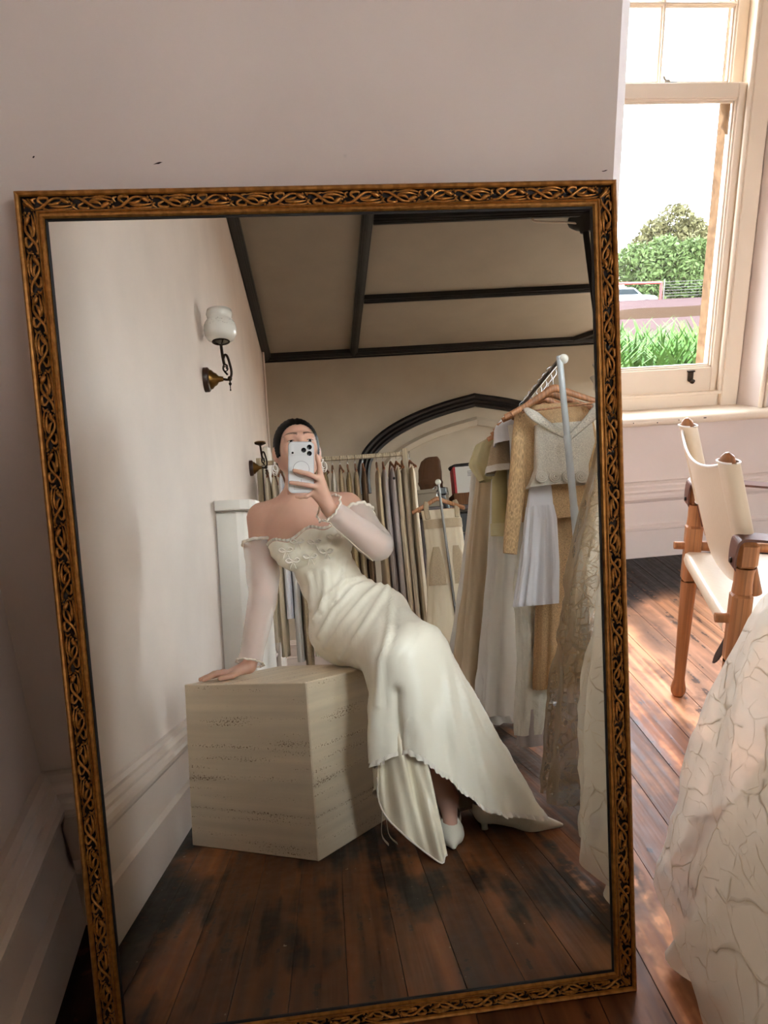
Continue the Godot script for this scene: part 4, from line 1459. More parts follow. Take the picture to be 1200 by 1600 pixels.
func build_person() -> void:
	var who := thing("person", "person in an ivory satin gown seated on the stone cube holding up a phone", "person", Vector3(0.62, 0.0, 1.45))
	var back := Transform3D(Basis.IDENTITY, -who.position)
	var SKIN := Color(0.69, 0.40, 0.30)
	var shR := Vector3(0.640, 1.022, 1.575)
	var elR := Vector3(0.708, 0.868, 1.395)
	var camx := Transform3D(Basis(CAM_R, -CAM_D, -CAM_F).orthonormalized(), CAM_POS)
	var wrR := camx * Vector3(0.072, -0.182, 0.032)
	var shL := Vector3(0.322, 1.008, 1.575)
	var elL := Vector3(0.322, 0.742, 1.525)
	var wrL := Vector3(0.272, 0.522, 1.445)
	# ---- body
	var f := Field.new(Vector3(0.20, -0.02, 1.00), Vector3(1.12, 1.20, 1.80), 0.011)
	f.cap(Vector3(0.472, 1.06, 1.560), Vector3(0.470, 1.165, 1.525), 0.052, 0.050)                     # neck
	f.cap(Vector3(0.465, 1.055, 1.575), Vector3(0.345, 1.015, 1.580), 0.046, 0.046, 0.05)               # shoulders
	f.cap(Vector3(0.480, 1.055, 1.575), Vector3(0.618, 1.028, 1.580), 0.046, 0.046, 0.05)
	f.cap(Vector3(0.415, 0.945, 1.565), Vector3(0.560, 0.955, 1.565), 0.088, 0.088, 0.05)               # chest
	f.cap(Vector3(0.470, 1.00, 1.560), Vector3(0.490, 0.90, 1.560), 0.075, 0.09, 0.05)
	f.ell(Vector3(0.435, 0.885, 1.490), Vector3(0.066, 0.066, 0.055), 0.045)
	f.ell(Vector3(0.553, 0.895, 1.490), Vector3(0.066, 0.066, 0.055), 0.045)
	f.cap(Vector3(0.460, 1.016, 1.512), Vector3(0.372, 1.030, 1.535), 0.008, 0.009, 0.03)               # collar bones
	f.cap(Vector3(0.487, 1.017, 1.512), Vector3(0.580, 1.040, 1.535), 0.008, 0.009, 0.03)
	f.cap(Vector3(0.495, 0.90, 1.57), Vector3(0.552, 0.755, 1.58), 0.085, 0.080, 0.05)
	f.cap(Vector3(0.552, 0.755, 1.58), Vector3(0.640, 0.600, 1.57), 0.080, 0.10, 0.05)
	f.cap(Vector3(0.69, 0.585, 1.54), Vector3(0.80, 0.515, 1.215), 0.085, 0.058, 0.04)                 # legs
	f.cap(Vector3(0.61, 0.575, 1.50), Vector3(0.71, 0.500, 1.16), 0.082, 0.058, 0.04)
	f.cap(Vector3(0.80, 0.515, 1.215), Vector3(0.955, 0.095, 1.215), 0.056, 0.032, 0.03)
	f.cap(Vector3(0.71, 0.500, 1.16), Vector3(0.840, 0.10, 1.215), 0.056, 0.031, 0.03)
	f.cap(Vector3(0.840, 0.10, 1.215), Vector3(0.832, 0.035, 1.14), 0.029, 0.020, 0.02)
	f.cap(Vector3(0.955, 0.095, 1.215), Vector3(1.04, 0.045, 1.185), 0.030, 0.022, 0.02)
	f.cap(shR, elR, 0.045, 0.036, 0.035)                                                              # arms
	f.cap(elR, wrR, 0.037, 0.0235, 0.02)
	f.cap(shL, elL, 0.045, 0.036, 0.035)
	f.cap(elL, wrL, 0.037, 0.0245, 0.02)
	f.nets()
	f.relax(1)
	var me := f.mesh(skin_colors(f, SKIN))
	# ---- head, in its own axes (forward is -z)
	var hx := Transform3D(Basis(Vector3.UP, -0.17) * Basis(Vector3.RIGHT, 0.10) * Basis(Vector3.BACK, 0.03), Vector3(0.472, 1.222, 1.497))
	var hd := Field.new(Vector3(-0.11, -0.15, -0.14), Vector3(0.11, 0.14, 0.14), 0.004)
	hd.ell(Vector3(0, 0.028, 0.016), Vector3(0.071, 0.082, 0.090), 0.02)
	hd.ell(Vector3(0, -0.022, -0.030), Vector3(0.056, 0.088, 0.062), 0.03)
	for s in [-1.0, 1.0]:
		hd.cap(Vector3(s * 0.050, -0.045, 0.005), Vector3(s * 0.014, -0.098, -0.062), 0.020, 0.016, 0.03)
		hd.ell(Vector3(s * 0.036, -0.018, -0.070), Vector3(0.020, 0.018, 0.015), 0.02)
		hd.cap(Vector3(s * 0.012, 0.024, -0.088), Vector3(s * 0.042, 0.026, -0.074), 0.009, 0.008, 0.02)
		hd.ell(Vector3(s * 0.0755, -0.004, 0.012), Vector3(0.007, 0.030, 0.017), 0.006, Basis(Vector3.UP, s * 0.5))
		hd.cap(Vector3(s * 0.078, -0.028, 0.008), Vector3(s * 0.077, -0.034, 0.005), 0.006, 0.005, 0.004)
		hd.ell(Vector3(s * 0.008, -0.036, -0.103), Vector3(0.007, 0.006, 0.007), 0.006)
	hd.ell(Vector3(0, -0.104, -0.070), Vector3(0.016, 0.013, 0.013), 0.02)
	hd.cap(Vector3(0, 0.014, -0.090), Vector3(0, -0.028, -0.110), 0.006, 0.0085, 0.012)
	hd.cap(Vector3(-0.017, -0.062, -0.088), Vector3(0.017, -0.062, -0.088), 0.004, 0.004, 0.008)
	hd.cap(Vector3(-0.013, -0.071, -0.087), Vector3(0.013, -0.071, -0.087), 0.005, 0.005, 0.008)
	for s in [-1.0, 1.0]:
		hd.ell(Vector3(s * 0.030, 0.0125, -0.0790), Vector3(0.0145, 0.0070, 0.0115), 0.004)
	hd.cap(Vector3(0, -0.06, 0.03), Vector3(0, -0.145, 0.045), 0.045, 0.048, 0.03)
	hd.nets()
	hd.relax(1)
	var cols := skin_colors(hd, SKIN)
	for i in hd.verts.size():
		var p := hd.verts[i]
		if p.z < -0.05:
			var bx: float = abs(p.x)
			var bt := clampf((bx - 0.011) / 0.040, 0, 1)
			var by := 0.0275 + 0.0065 * sin(bt * 2.7)
			var th := lerpf(0.0062, 0.0030, bt)
			if bx > 0.009 and bx < 0.052:
				cols[i] = SKIN.lerp(Color(0.06, 0.035, 0.025), clampf((th - absf(p.y - by)) / 0.003, 0, 1) * 0.9)
			if abs(p.y + 0.066) < 0.009 and bx < 0.020:
				cols[i] = Color(0.42, 0.13, 0.11)
		hd.verts[i] = hx * p
	hd.mesh(cols, me)
	# ---- the hand that holds the phone, in the phone's axes
	var hr := Field.new(Vector3(-0.065, -0.215, -0.03), Vector3(0.11, -0.005, 0.065), 0.0033)
	var wl := Vector3(0.070, -0.178, 0.030)
	var mcp := [Vector3(0.040, -0.066, 0.010), Vector3(0.036, -0.088, 0.005), Vector3(0.029, -0.112, 0.006), Vector3(0.018, -0.132, 0.012)]
	for k in 4:
		hr.cap(wl, mcp[k], 0.0175, 0.0095, 0.012)
	hr.cap(Vector3(0.072, -0.185, 0.032), Vector3(0.092, -0.215, 0.042), 0.021, 0.023, 0.01)
	var fing := [[mcp[0], Vector3(0.038, -0.042, 0.006), Vector3(0.0335, -0.028, 0.005), Vector3(0.0315, -0.017, 0.006)],
		[mcp[1], Vector3(0.006, -0.072, -0.0045), Vector3(-0.020, -0.0655, -0.0035), Vector3(-0.038, -0.061, -0.003)],
		[mcp[2], Vector3(0.006, -0.106, -0.0045), Vector3(-0.026, -0.1005, -0.0035), Vector3(-0.048, -0.097, -0.003)],
		[mcp[3], Vector3(0.000, -0.1415, 0.006), Vector3(-0.018, -0.143, 0.008), Vector3(-0.030, -0.1425, 0.010)]]
	for k in 4:
		var r0: float = [0.0085, 0.0088, 0.0085, 0.0075][k]
		for j in 3:
			hr.cap(fing[k][j], fing[k][j + 1], r0 - j * 0.0008, r0 - (j + 1) * 0.0008, 0.003)
	hr.cap(Vector3(0.062, -0.155, 0.034), Vector3(0.042, -0.112, 0.036), 0.013, 0.0105, 0.010)
	hr.cap(Vector3(0.042, -0.112, 0.036), Vector3(0.018, -0.080, 0.030), 0.0095, 0.008, 0.004)
	hr.nets()
	hr.relax(1)
	for i in hr.verts.size():
		hr.verts[i] = camx * hr.verts[i]
	hr.mesh(skin_colors(hr, SKIN), me)
	# ---- the hand resting on the stone
	var hl := Field.new(Vector3(0.07, 0.465, 1.33), Vector3(0.32, 0.57, 1.50), 0.0033)
	var top := 0.478
	hl.cap(wrL, wrL + Vector3(0.02, 0.045, 0.012), 0.023, 0.025, 0.01)
	for k in 4:
		var z: float = 1.400 + k * 0.0185
		var kn := Vector3(0.196 + abs(k - 1.2) * 0.006, top + 0.019, z)
		var ln: float = [0.072, 0.080, 0.075, 0.058][k]
		hl.cap(wrL + Vector3(-0.005, -0.012, (k - 1.5) * 0.006), kn, 0.018, 0.0105, 0.012)
		var sp := (k - 1.5) * 0.08
		var a := kn + Vector3(-ln * 0.45, 0.004, sp * 0.03)
		var b := kn + Vector3(-ln * 0.78, -0.006, sp * 0.055)
		var c := kn + Vector3(-ln, -0.0105, sp * 0.07)
		hl.cap(kn, a, 0.0092, 0.0085, 0.003)
		hl.cap(a, b, 0.0083, 0.0078, 0.003)
		hl.cap(b, c, 0.0078, 0.0070, 0.003)
	hl.cap(wrL + Vector3(-0.02, -0.014, -0.015), Vector3(0.222, top + 0.014, 1.386), 0.015, 0.0105, 0.010)
	hl.cap(Vector3(0.222, top + 0.014, 1.386), Vector3(0.186, top + 0.009, 1.368), 0.0098, 0.0078, 0.004)
	hl.nets()
	hl.relax(1)
	hl.mesh(skin_colors(hl, SKIN), me)
	part("body", me, mats["skin"], who, back)
	# ---- eyes
	for s in [-1.0, 1.0]:
		var st := new_st()
		ball(st, hx * Vector3(s * 0.030, 0.006, -0.0775), Vector3(0.0115, 0.0085, 0.0115))
		var ey := part("eye", done(st), mats["eye_white"], who, back)
		st = new_st()
		ball(st, hx * Vector3(s * 0.031, 0.0035, -0.0850), Vector3(0.0062, 0.0062, 0.0046), 10, 6)
		part("iris", done(st), mats["iris"], ey)
		st = new_st()
		var lash := PackedVector3Array()
		for k in 9:
			var t := k / 8.0 * 2.0 - 1.0
			lash.append(hx * Vector3(s * 0.030 + t * 0.0145, 0.0075 - 0.002 * t * t, -0.0905 + 0.006 * t * t))
		tube(st, lash, taper(9, 0.0006, 0.0013, 0.0006), 5)
		part("lashes", done(st), mats["hair"], ey)
	# ---- hair drawn back from a centre parting, with a low knot
	var ha := Field.new(Vector3(-0.11, -0.13, -0.13), Vector3(0.11, 0.14, 0.17), 0.005)
	ha.ell(Vector3(0, 0.030, 0.018), Vector3(0.0785, 0.0885, 0.0955), 0.02)
	ha.ell(Vector3(0, -0.015, 0.025), Vector3(0.072, 0.07, 0.078), 0.03)
	ha.ell(Vector3(0, -0.02, 0.118), Vector3(0.036, 0.034, 0.026), 0.012)
	ha.nets()
	ha.relax(1)
	var keep := PackedFloat32Array()
	for i in ha.verts.size():
		var p := ha.verts[i]
		var ax: float = abs(p.x)
		# hairline: high at the brow, round the temples, down behind the ears to the nape
		var front := 1.0
		var line := [[-0.20, -0.016], [-0.012, -0.024], [0.02, -0.042], [0.05, -0.053], [0.070, -0.064], [0.082, -0.078], [0.092, -0.11]]
		for q in line.size() - 1:
			if p.y >= line[q][0] and p.y <= line[q + 1][0]:
				front = p.z - lerpf(line[q][1], line[q + 1][1], (p.y - line[q][0]) / (line[q + 1][0] - line[q][0]))
		var ear: float = max(p.z - 0.026, 0.000 - p.z) if p.y < 0.018 and p.y > -0.026 else (p.z - 0.026 if p.y <= -0.026 else 1.0)
		var nape := p.y + 0.075
		keep.append(min(front, min(ear, nape)))
		var groove := exp(-p.x * p.x / 0.000012) * 0.004 * (1.0 if p.y > 0.05 else 0.0)
		var strand := sin(atan2(p.y, p.x) * 46.0 + p.z * 60.0) * 0.0006
		ha.verts[i] = p - p.normalized() * (groove + strand)
	ha.clip(keep)
	for i in ha.verts.size():
		ha.verts[i] = hx * ha.verts[i]
	var hp := part("hair", ha.mesh(), mats["hair"], who, back)
	hp.set_meta("label", "sleek dark hair parted in the centre")
	# ---- earrings: clustered loops
	for s in [-1.0, 1.0]:
		var st := new_st()
		for k in 3:
			var ring := PackedVector3Array()
			for j in 15:
				var a := TAU * j / 14
				ring.append(hx * (Vector3(s * (0.083 + k * 0.001), -0.058 - k * 0.004, -0.002) + Basis(Vector3.UP, k * 0.7 - 0.5) * Vector3(cos(a) * (0.008 + k * 0.002), sin(a) * (0.012 + k * 0.003), 0)))
			tube(st, ring, 0.0019, 6, false)
		ball(st, hx * Vector3(s * 0.083, -0.040, 0.000), Vector3.ONE * 0.0045, 8, 6)
		part("earring", done(st), mats["pearl"], who, back)
	build_dress(who, back)
	# ---- sheer sleeves
	build_sleeve(who, back, [shR.lerp(elR, 0.30), shR.lerp(elR, 0.65), elR + Vector3(0.004, -0.004, 0.004), elR.lerp(wrR, 0.45), elR.lerp(wrR, 0.86), elR.lerp(wrR, 1.0)], [0.058, 0.056, 0.052, 0.044, 0.037, 0.046], 3)
	build_sleeve(who, back, [shL.lerp(elL, 0.34), shL.lerp(elL, 0.7), elL, elL.lerp(wrL, 0.45), elL.lerp(wrL, 0.85), elL.lerp(wrL, 1.0)], [0.060, 0.057, 0.050, 0.044, 0.036, 0.043], 5)
	build_shoe(who, back, Vector3(0.823, 0, 1.061), Vector3(0.85, 0, 1.30), true)
	build_shoe(who, back, Vector3(1.158, 0, 1.146), Vector3(0.925, 0, 1.225), false)
	build_phone(camx)

func build_sleeve(who: Node3D, back: Transform3D, keys: Array, radii: Array, seed_: int) -> void:
	var n := 40
	var pts := spline(keys, n)
	var rows := []
	var nz := FastNoiseLite.new()
	nz.seed = seed_
	nz.frequency = 1.0
	var nrm := Vector3.ZERO
	for i in n:
		var t := float(i) / (n - 1) * (radii.size() - 1)
		var s: int = min(int(t), radii.size() - 2)
		var r := lerpf(radii[s], radii[s + 1], t - s)
		var d := (pts[min(i + 1, n - 1)] - pts[max(i - 1, 0)]).normalized()
		if nrm == Vector3.ZERO:
			nrm = Vector3.RIGHT
		nrm = (nrm - d * nrm.dot(d)).normalized()
		var bn := d.cross(nrm)
		var ring := PackedVector3Array()
		for j in 28:
			var a := TAU * j / 28
			var w := nz.get_noise_3d(cos(a) * 0.8, sin(a) * 0.8, i * 0.16) * 0.005 + sin(i * 0.9 + a * 2.0 + seed_) * 0.0009
			if i < 2 or i > n - 3:
				w = sin(a * 9.0) * 0.003
			ring.append(pts[i] + (nrm * cos(a) + bn * sin(a)) * (r + w))
		rows.append(ring)
	var st := new_st()
	sheet(st, rows, true)
	var sl := part("sleeve", done(st), mats["tulle_sleeve"], who, back)
	sl.set_meta("label", "sheer white tulle sleeve with frilled edges")
	# frilled bands at both ends and the seam down the arm
	for e in [[0, 0.006], [n - 1, 0.003]]:
		st = new_st()
		var ring: PackedVector3Array = rows[e[0]].duplicate()
		var c := Vector3.ZERO
		for p in ring:
			c += p / ring.size()
		var loop := PackedVector3Array()
		for k in 85:
			var a := TAU * k / 84 * 1.0
			var j := k / 3
			var q := ring[j % 28].lerp(ring[(j + 1) % 28], (k % 3) / 3.0)
			loop.append(q + (q - c).normalized() * (0.002 + 0.002 * sin(k * 1.3)))
		tube(st, loop, e[1], 6, false)
		part("frill", done(st), mats["chiffon_trim"], sl)
	st = new_st()
	var seam := PackedVector3Array()
	for i in range(2, n - 2):
		seam.append(rows[i][9] + Vector3(0, 0, -0.001))
	tube(st, seam, 0.0022, 5)
	part("seam", done(st), mats["chiffon_trim"], sl)

const HEM_C := Vector3(0.86, 0.0, 1.20)

func hem_height(p: Vector3) -> float:
	# angle round the skirt against the height of its edge
	var keys := [[-180.0, 0.16], [-168.0, 0.22], [-156.0, 0.25], [-133.0, 0.285], [-101.0, 0.19], [-63.0, 0.10], [-30.0, 0.062], [-16.0, 0.058], [20.0, 0.02], [80.0, 0.014], [120.0, 0.03], [150.0, 0.07], [180.0, 0.16]]
	var a := rad_to_deg(atan2(p.z - HEM_C.z, p.x - HEM_C.x))
	for i in keys.size() - 1:
		if a <= keys[i + 1][0]:
			return lerpf(keys[i][1], keys[i + 1][1], (a - keys[i][0]) / (keys[i + 1][0] - keys[i][0])) + sin(deg_to_rad(a) * 17.0) * 0.004
	return 0.02

func build_dress(who: Node3D, back: Transform3D) -> void:
	var f := Field.new(Vector3(0.33, -0.10, 0.93), Vector3(1.26, 1.06, 1.80), 0.0105)
	# bodice and hips
	f.cap(Vector3(0.412, 0.945, 1.567), Vector3(0.563, 0.955, 1.567), 0.096, 0.096, 0.05)
	f.ell(Vector3(0.434, 0.885, 1.487), Vector3(0.074, 0.073, 0.063), 0.045)
	f.ell(Vector3(0.553, 0.893, 1.487), Vector3(0.074, 0.073, 0.063), 0.045)
	f.cap(Vector3(0.494, 0.90, 1.56), Vector3(0.552, 0.765, 1.565), 0.094, 0.091, 0.06)
	f.cap(Vector3(0.552, 0.765, 1.565), Vector3(0.625, 0.620, 1.55), 0.091, 0.125, 0.06)
	f.cap(Vector3(0.575, 0.60, 1.54), Vector3(0.690, 0.622, 1.53), 0.112, 0.120, 0.05)
	# thighs to knees
	f.cap(Vector3(0.695, 0.610, 1.53), Vector3(0.792, 0.535, 1.215), 0.112, 0.074, 0.05)
	f.cap(Vector3(0.61, 0.585, 1.50), Vector3(0.715, 0.520, 1.165), 0.102, 0.076, 0.05)
	# skirt falling from the knees
	f.cap(Vector3(0.755, 0.52, 1.20), Vector3(0.86, 0.10, 1.22), 0.075, 0.13, 0.06)
	f.cap(Vector3(0.86, 0.10, 1.22), Vector3(0.90, -0.08, 1.22), 0.13, 0.16, 0.06)
	var ribs := [[Vector3(0.700, 0.51, 1.150), Vector3(0.640, 0.16, 1.105), 0.060, 0.035], [Vector3(0.735, 0.52, 1.130), Vector3(0.722, 0.14, 1.070), 0.055, 0.036], [Vector3(0.755, 0.52, 1.140), Vector3(0.82, 0.10, 1.075), 0.055, 0.036],
		[Vector3(0.79, 0.53, 1.170), Vector3(0.955, 0.03, 1.085), 0.055, 0.034], [Vector3(0.805, 0.53, 1.20), Vector3(1.075, 0.01, 1.108), 0.055, 0.030], [Vector3(0.81, 0.53, 1.22), Vector3(1.100, 0.0, 1.165), 0.055, 0.022],
		[Vector3(0.80, 0.51, 1.25), Vector3(1.06, 0.0, 1.28), 0.055, 0.03], [Vector3(0.77, 0.50, 1.27), Vector3(0.93, 0.0, 1.36), 0.055, 0.03], [Vector3(0.72, 0.48, 1.26), Vector3(0.78, 0.0, 1.34), 0.05, 0.03], [Vector3(0.69, 0.48, 1.20), Vector3(0.67, 0.06, 1.22), 0.05, 0.035]]
	for r in ribs:
		var a: Vector3 = r[0]
		var b: Vector3 = r[1]
		f.cap(a, b, r[2], r[3], 0.045)
		f.cap(b, Vector3(b.x + (b.x - a.x) * 0.12, -0.10, b.z), r[3], r[3], 0.045)
	f.nets()
	f.relax(2)
	# folds of the cloth
	var nr := f.normals()
	var nz := FastNoiseLite.new()
	nz.seed = 77
	nz.frequency = 1.0
	var curves := [[Vector2(0.735, 0.752), Vector2(0.66, 0.705), Vector2(0.58, 0.625), Vector2(0.52, 0.55)], [Vector2(0.745, 0.735), Vector2(0.68, 0.66), Vector2(0.61, 0.58), Vector2(0.565, 0.51)], [Vector2(0.72, 0.768), Vector2(0.63, 0.738), Vector2(0.55, 0.665), Vector2(0.50, 0.585)],
		[Vector2(0.68, 0.772), Vector2(0.60, 0.764), Vector2(0.53, 0.712), Vector2(0.485, 0.64)], [Vector2(0.605, 0.83), Vector2(0.592, 0.765), Vector2(0.565, 0.70)], [Vector2(0.535, 0.80), Vector2(0.532, 0.745), Vector2(0.515, 0.67)], [Vector2(0.755, 0.70), Vector2(0.705, 0.60), Vector2(0.668, 0.52), Vector2(0.655, 0.40)], [Vector2(0.48, 0.79), Vector2(0.485, 0.74), Vector2(0.478, 0.68)]]
	for i in f.verts.size():
		var p := f.verts[i]
		var d := 0.0
		var wob := nz.get_noise_3d(p.x * 5, p.y * 5, p.z * 5)
		# diagonal drape from the far hip down to the seat
		var hipm := smoothstep(0.47, 0.56, p.y) * (1.0 - smoothstep(0.76, 0.86, p.y))
		var s := (p.x * 0.70 - p.y * 0.68 + p.z * 0.20) * 120.0 + wob * 3.0
		d += hipm * (pow(absf(sin(s * 0.5)), 0.8) - 0.55) * 0.0055 * (0.6 + 0.8 * nz.get_noise_2d(p.x * 7.0, p.y * 7.0 + 3.0))
		if p.z < 1.60:
			for c in curves:
				var dist := 1.0
				for q in c.size() - 1:
					dist = minf(dist, Vector2(p.x, p.y).distance_to(Geometry2D.get_closest_point_to_segment(Vector2(p.x, p.y), c[q], c[q + 1])))
				if dist < 0.03:
					d += 0.0062 * (exp(-dist * dist / 0.000055) - 0.45 * exp(-pow(dist - 0.014, 2) / 0.00006))
			if p.z < 1.17:
				var g := Vector2(p.x, p.y).distance_to(Geometry2D.get_closest_point_to_segment(Vector2(p.x, p.y), Vector2(0.705, 0.43), Vector2(0.688, 0.20)))
				d -= 0.024 * exp(-g * g / 0.00013)
		# pleated bodice
		var bod := smoothstep(0.81, 0.84, p.y)
		d += bod * sin((p.x - p.y * 0.45) * 165.0) * 0.0022
		d += (1.0 - bod) * wob * 0.0012
		# waist seam under the bust
		d -= exp(-pow((p.y - (0.822 + (p.x - 0.49) * 0.28)) / 0.006, 2)) * 0.004 * (1.0 if p.z < 1.58 else 0.0)
		# long folds down the skirt
		var sk := 1.0 - smoothstep(0.34, 0.54, p.y)
		var a := atan2(p.z - HEM_C.z, p.x - HEM_C.x)
		d += sk * (sin(a * 11.0 + wob * 2.5) * 0.007 + sin(a * 23.0 + 1.0) * 0.0025)
		f.verts[i] = p + nr[i] * d
	var keep := PackedFloat32Array()
	for p in f.verts:
		keep.append(p.y - hem_height(p) if p.y < 0.40 else 1.0)
	var n0 := f.verts.size()
	f.clip(keep)
	var hem := []
	for i in range(n0, f.verts.size()):
		hem.append(f.verts[i])
	keep = PackedFloat32Array()
	for p in f.verts:
		var edge := 0.897 + (p.x - 0.37) * 0.27 + 0.012 * cos((p.x - 0.49) * 52.0) * (1.0 if p.z < 1.56 else 0.0)
		keep.append(edge - p.y)
	n0 = f.verts.size()
	f.clip(keep)
	var neck := []
	for i in range(n0, f.verts.size()):
		neck.append(f.verts[i])
	var dr := part("dress", f.mesh(), mats["satin_ivory"], who, back)
	dr.set_meta("label", "ivory satin bias-cut gown with a pleated bodice")
	var nc := Vector3(0.488, 0.93, 1.56)
	part("neckline_frill", ruffle(sorted_loop(neck, nc, 2), true, nc, -0.011, 0.004, 0.0022, 60), mats["chiffon_trim"], dr)
	var hl := sorted_loop(hem, HEM_C, 2)
	part("hem_frill", ruffle(hl, true, HEM_C, 0.011, 0.005, 0.0020, 95), mats["chiffon_trim"], dr)
	# inner layer of shining satin that shows under the raised front hem
	var top := spline([Vector3(0.648, 0.33, 1.130), Vector3(0.68, 0.36, 1.105), Vector3(0.72, 0.36, 1.090), Vector3(0.765, 0.34, 1.085)], 28)
	var low := spline([Vector3(0.632, 0.205, 1.118), Vector3(0.645, 0.115, 1.092), Vector3(0.688, 0.066, 1.060), Vector3(0.738, 0.026, 1.022), Vector3(0.772, 0.006, 1.000), Vector3(0.800, 0.012, 1.010)], 28)
	var rows := []
	for i in 20:
		var t := i / 19.0
		var row := PackedVector3Array()
		for j in 28:
			var u := j / 27.0
			var p := top[j].lerp(low[j], t)
			p += Vector3(0.2, 0, -1).normalized() * (sin(u * 15.0 + t * 2.0) * 0.013 + sin(u * 31.0 - t * 5.0) * 0.006) * smoothstep(0.0, 0.5, t)
			row.append(p)
		rows.append(row)
	var st := new_st()
	sheet(st, rows)
	var ln := part("inner_layer", done(st), mats["satin_lining"], dr)
	st = new_st()
	tube(st, rows[19], 0.0028, 5)
	part("edge_frill", done(st), mats["chiffon_trim"], ln)
	# trailing ribbon ends by the stone
	for k in 2:
		st = new_st()
		tube(st, spline([Vector3(0.655, 0.14, 1.20), Vector3(0.645 + k * 0.012, 0.07, 1.205), Vector3(0.640 + k * 0.02, 0.025, 1.19), Vector3(0.655 + k * 0.025, 0.006, 1.165)], 12), 0.006, 6, true, 0.2)
		part("ribbon_end", done(st), mats["chiffon_trim"], dr)
	# satin bows on the bodice
	for q in [Vector2(0.412, 0.872), Vector2(0.452, 0.898), Vector2(0.508, 0.892), Vector2(0.545, 0.858), Vector2(0.490, 0.846), Vector2(0.432, 0.836), Vector2(0.573, 0.905)]:
		var zf := 1.60
		for p in f.verts:
			if absf(p.x - q.x) < 0.012 and absf(p.y - q.y) < 0.012 and p.z < zf:
				zf = p.z
		var c := Vector3(q.x, q.y, zf - 0.007)
		st = new_st()
		for s in [-1.0, 1.0]:
			tube(st, spline([c, c + Vector3(s * 0.012, 0.010, -0.004), c + Vector3(s * 0.022, 0.005, -0.001), c + Vector3(s * 0.014, -0.003, -0.004), c], 12), 0.0040, 6, true, 0.6)
			tube(st, spline([c, c + Vector3(s * 0.006, -0.012, -0.002), c + Vector3(s * 0.010, -0.024, 0.0)], 6), 0.0026, 5, true, 0.5)
		ball(st, c, Vector3(0.005, 0.004, 0.004), 8, 5)
		part("bow", done(st), mats["chiffon_trim"], dr)
	# narrow strap from bodice to each sleeve
	for e in [[Vector3(0.372, 0.895, 1.515), Vector3(0.345, 0.905, 1.515), Vector3(0.305, 0.912, 1.530)], [Vector3(0.615, 0.960, 1.52), Vector3(0.645, 0.975, 1.505), Vector3(0.68, 0.985, 1.515)]]:
		st = new_st()
		tube(st, spline(e, 10), 0.006, 6, true, 0.5)
		part("strap", done(st), mats["chiffon_trim"], dr)

func build_shoe(who: Node3D, back: Transform3D, toe: Vector3, heel: Vector3, rosette: bool) -> void:
	var fwd := (toe - heel).normalized()
	var side := fwd.cross(Vector3.UP)
	var L := toe.distance_to(heel)
	var xf := Transform3D(Basis(-side, Vector3.UP, fwd), heel)     # z from heel to toe
	var f := Field.new(Vector3(-0.06, -0.03, -0.05), Vector3(0.06, 0.12, L + 0.03), 0.005)
	f.cap(Vector3(0, 0.050, 0.022), Vector3(0, 0.046, 0.08), 0.031, 0.030, 0.02)
	f.cap(Vector3(0, 0.060, 0.018), Vector3(0, 0.042, 0.03), 0.028, 0.028, 0.02)
	f.cap(Vector3(0, 0.046, 0.08), Vector3(0.003, 0.024, L * 0.64), 0.030, 0.036, 0.02)
	f.cap(Vector3(0.003, 0.024, L * 0.64), Vector3(0, 0.012, L - 0.008), 0.036, 0.007, 0.015)
	f.nets()
	f.relax(1)
	var keep := PackedFloat32Array()
	for i in f.verts.size():
		var p := f.verts[i]
		var sole := 0.020 * (1.0 - smoothstep(0.03, L * 0.55, p.z)) + 0.002
		p.y = max(p.y * (0.85 if p.z > L * 0.6 else 1.0), sole)
		f.verts[i] = p
		var open := 0.074 if p.z < 0.05 else lerpf(0.060, 0.050, clampf((p.z - 0.05) / 0.07, 0, 1))
		keep.append(open - p.y if p.z < 0.125 else 1.0)
	f.clip(keep)
	for i in f.verts.size():
		f.verts[i] = xf * f.verts[i]
	var sh := part("shoe", f.mesh(), mats["shoe_leather"], who, back)
	sh.set_meta("label", "pointed ivory pump" + (" with a rosette" if rosette else " with the toe turned out"))
	var st := new_st()
	lathe(st, [Vector2(0.001, 0.0), Vector2(0.010, 0.0), Vector2(0.009, 0.012), Vector2(0.018, 0.035)], 10, xf * Transform3D(Basis.IDENTITY, Vector3(0, 0, 0.018)))
	part("heel", done(st), mats["shoe_leather"], sh)
	if rosette:
		st = new_st()
		var c := xf * Vector3(0, 0.052, 0.135)
		for k in 3:
			var ring := PackedVector3Array()
			for j in 13:
				var a := TAU * j / 12
				ring.append(c + side * cos(a) * (0.006 + k * 0.006) + Vector3.UP * (sin(a) * (0.005 + k * 0.005)) + fwd * (0.006 - k * 0.004 + sin(a) * -0.006))
			tube(st, ring, 0.004, 6, false)
		part("rosette", done(st), mats["shoe_leather"], sh)

func rounded(w: float, h: float, r: float) -> PackedVector2Array:
	var o := PackedVector2Array()
	for k in 4:
		var c := Vector2((w / 2 - r) * (1 if k in [0, 3] else -1), (h / 2 - r) * (1 if k < 2 else -1))
		for j in 7:
			var a := PI / 2 * (k + j / 6.0)
			o.append(c + Vector2(cos(a), sin(a)) * r)
	return o

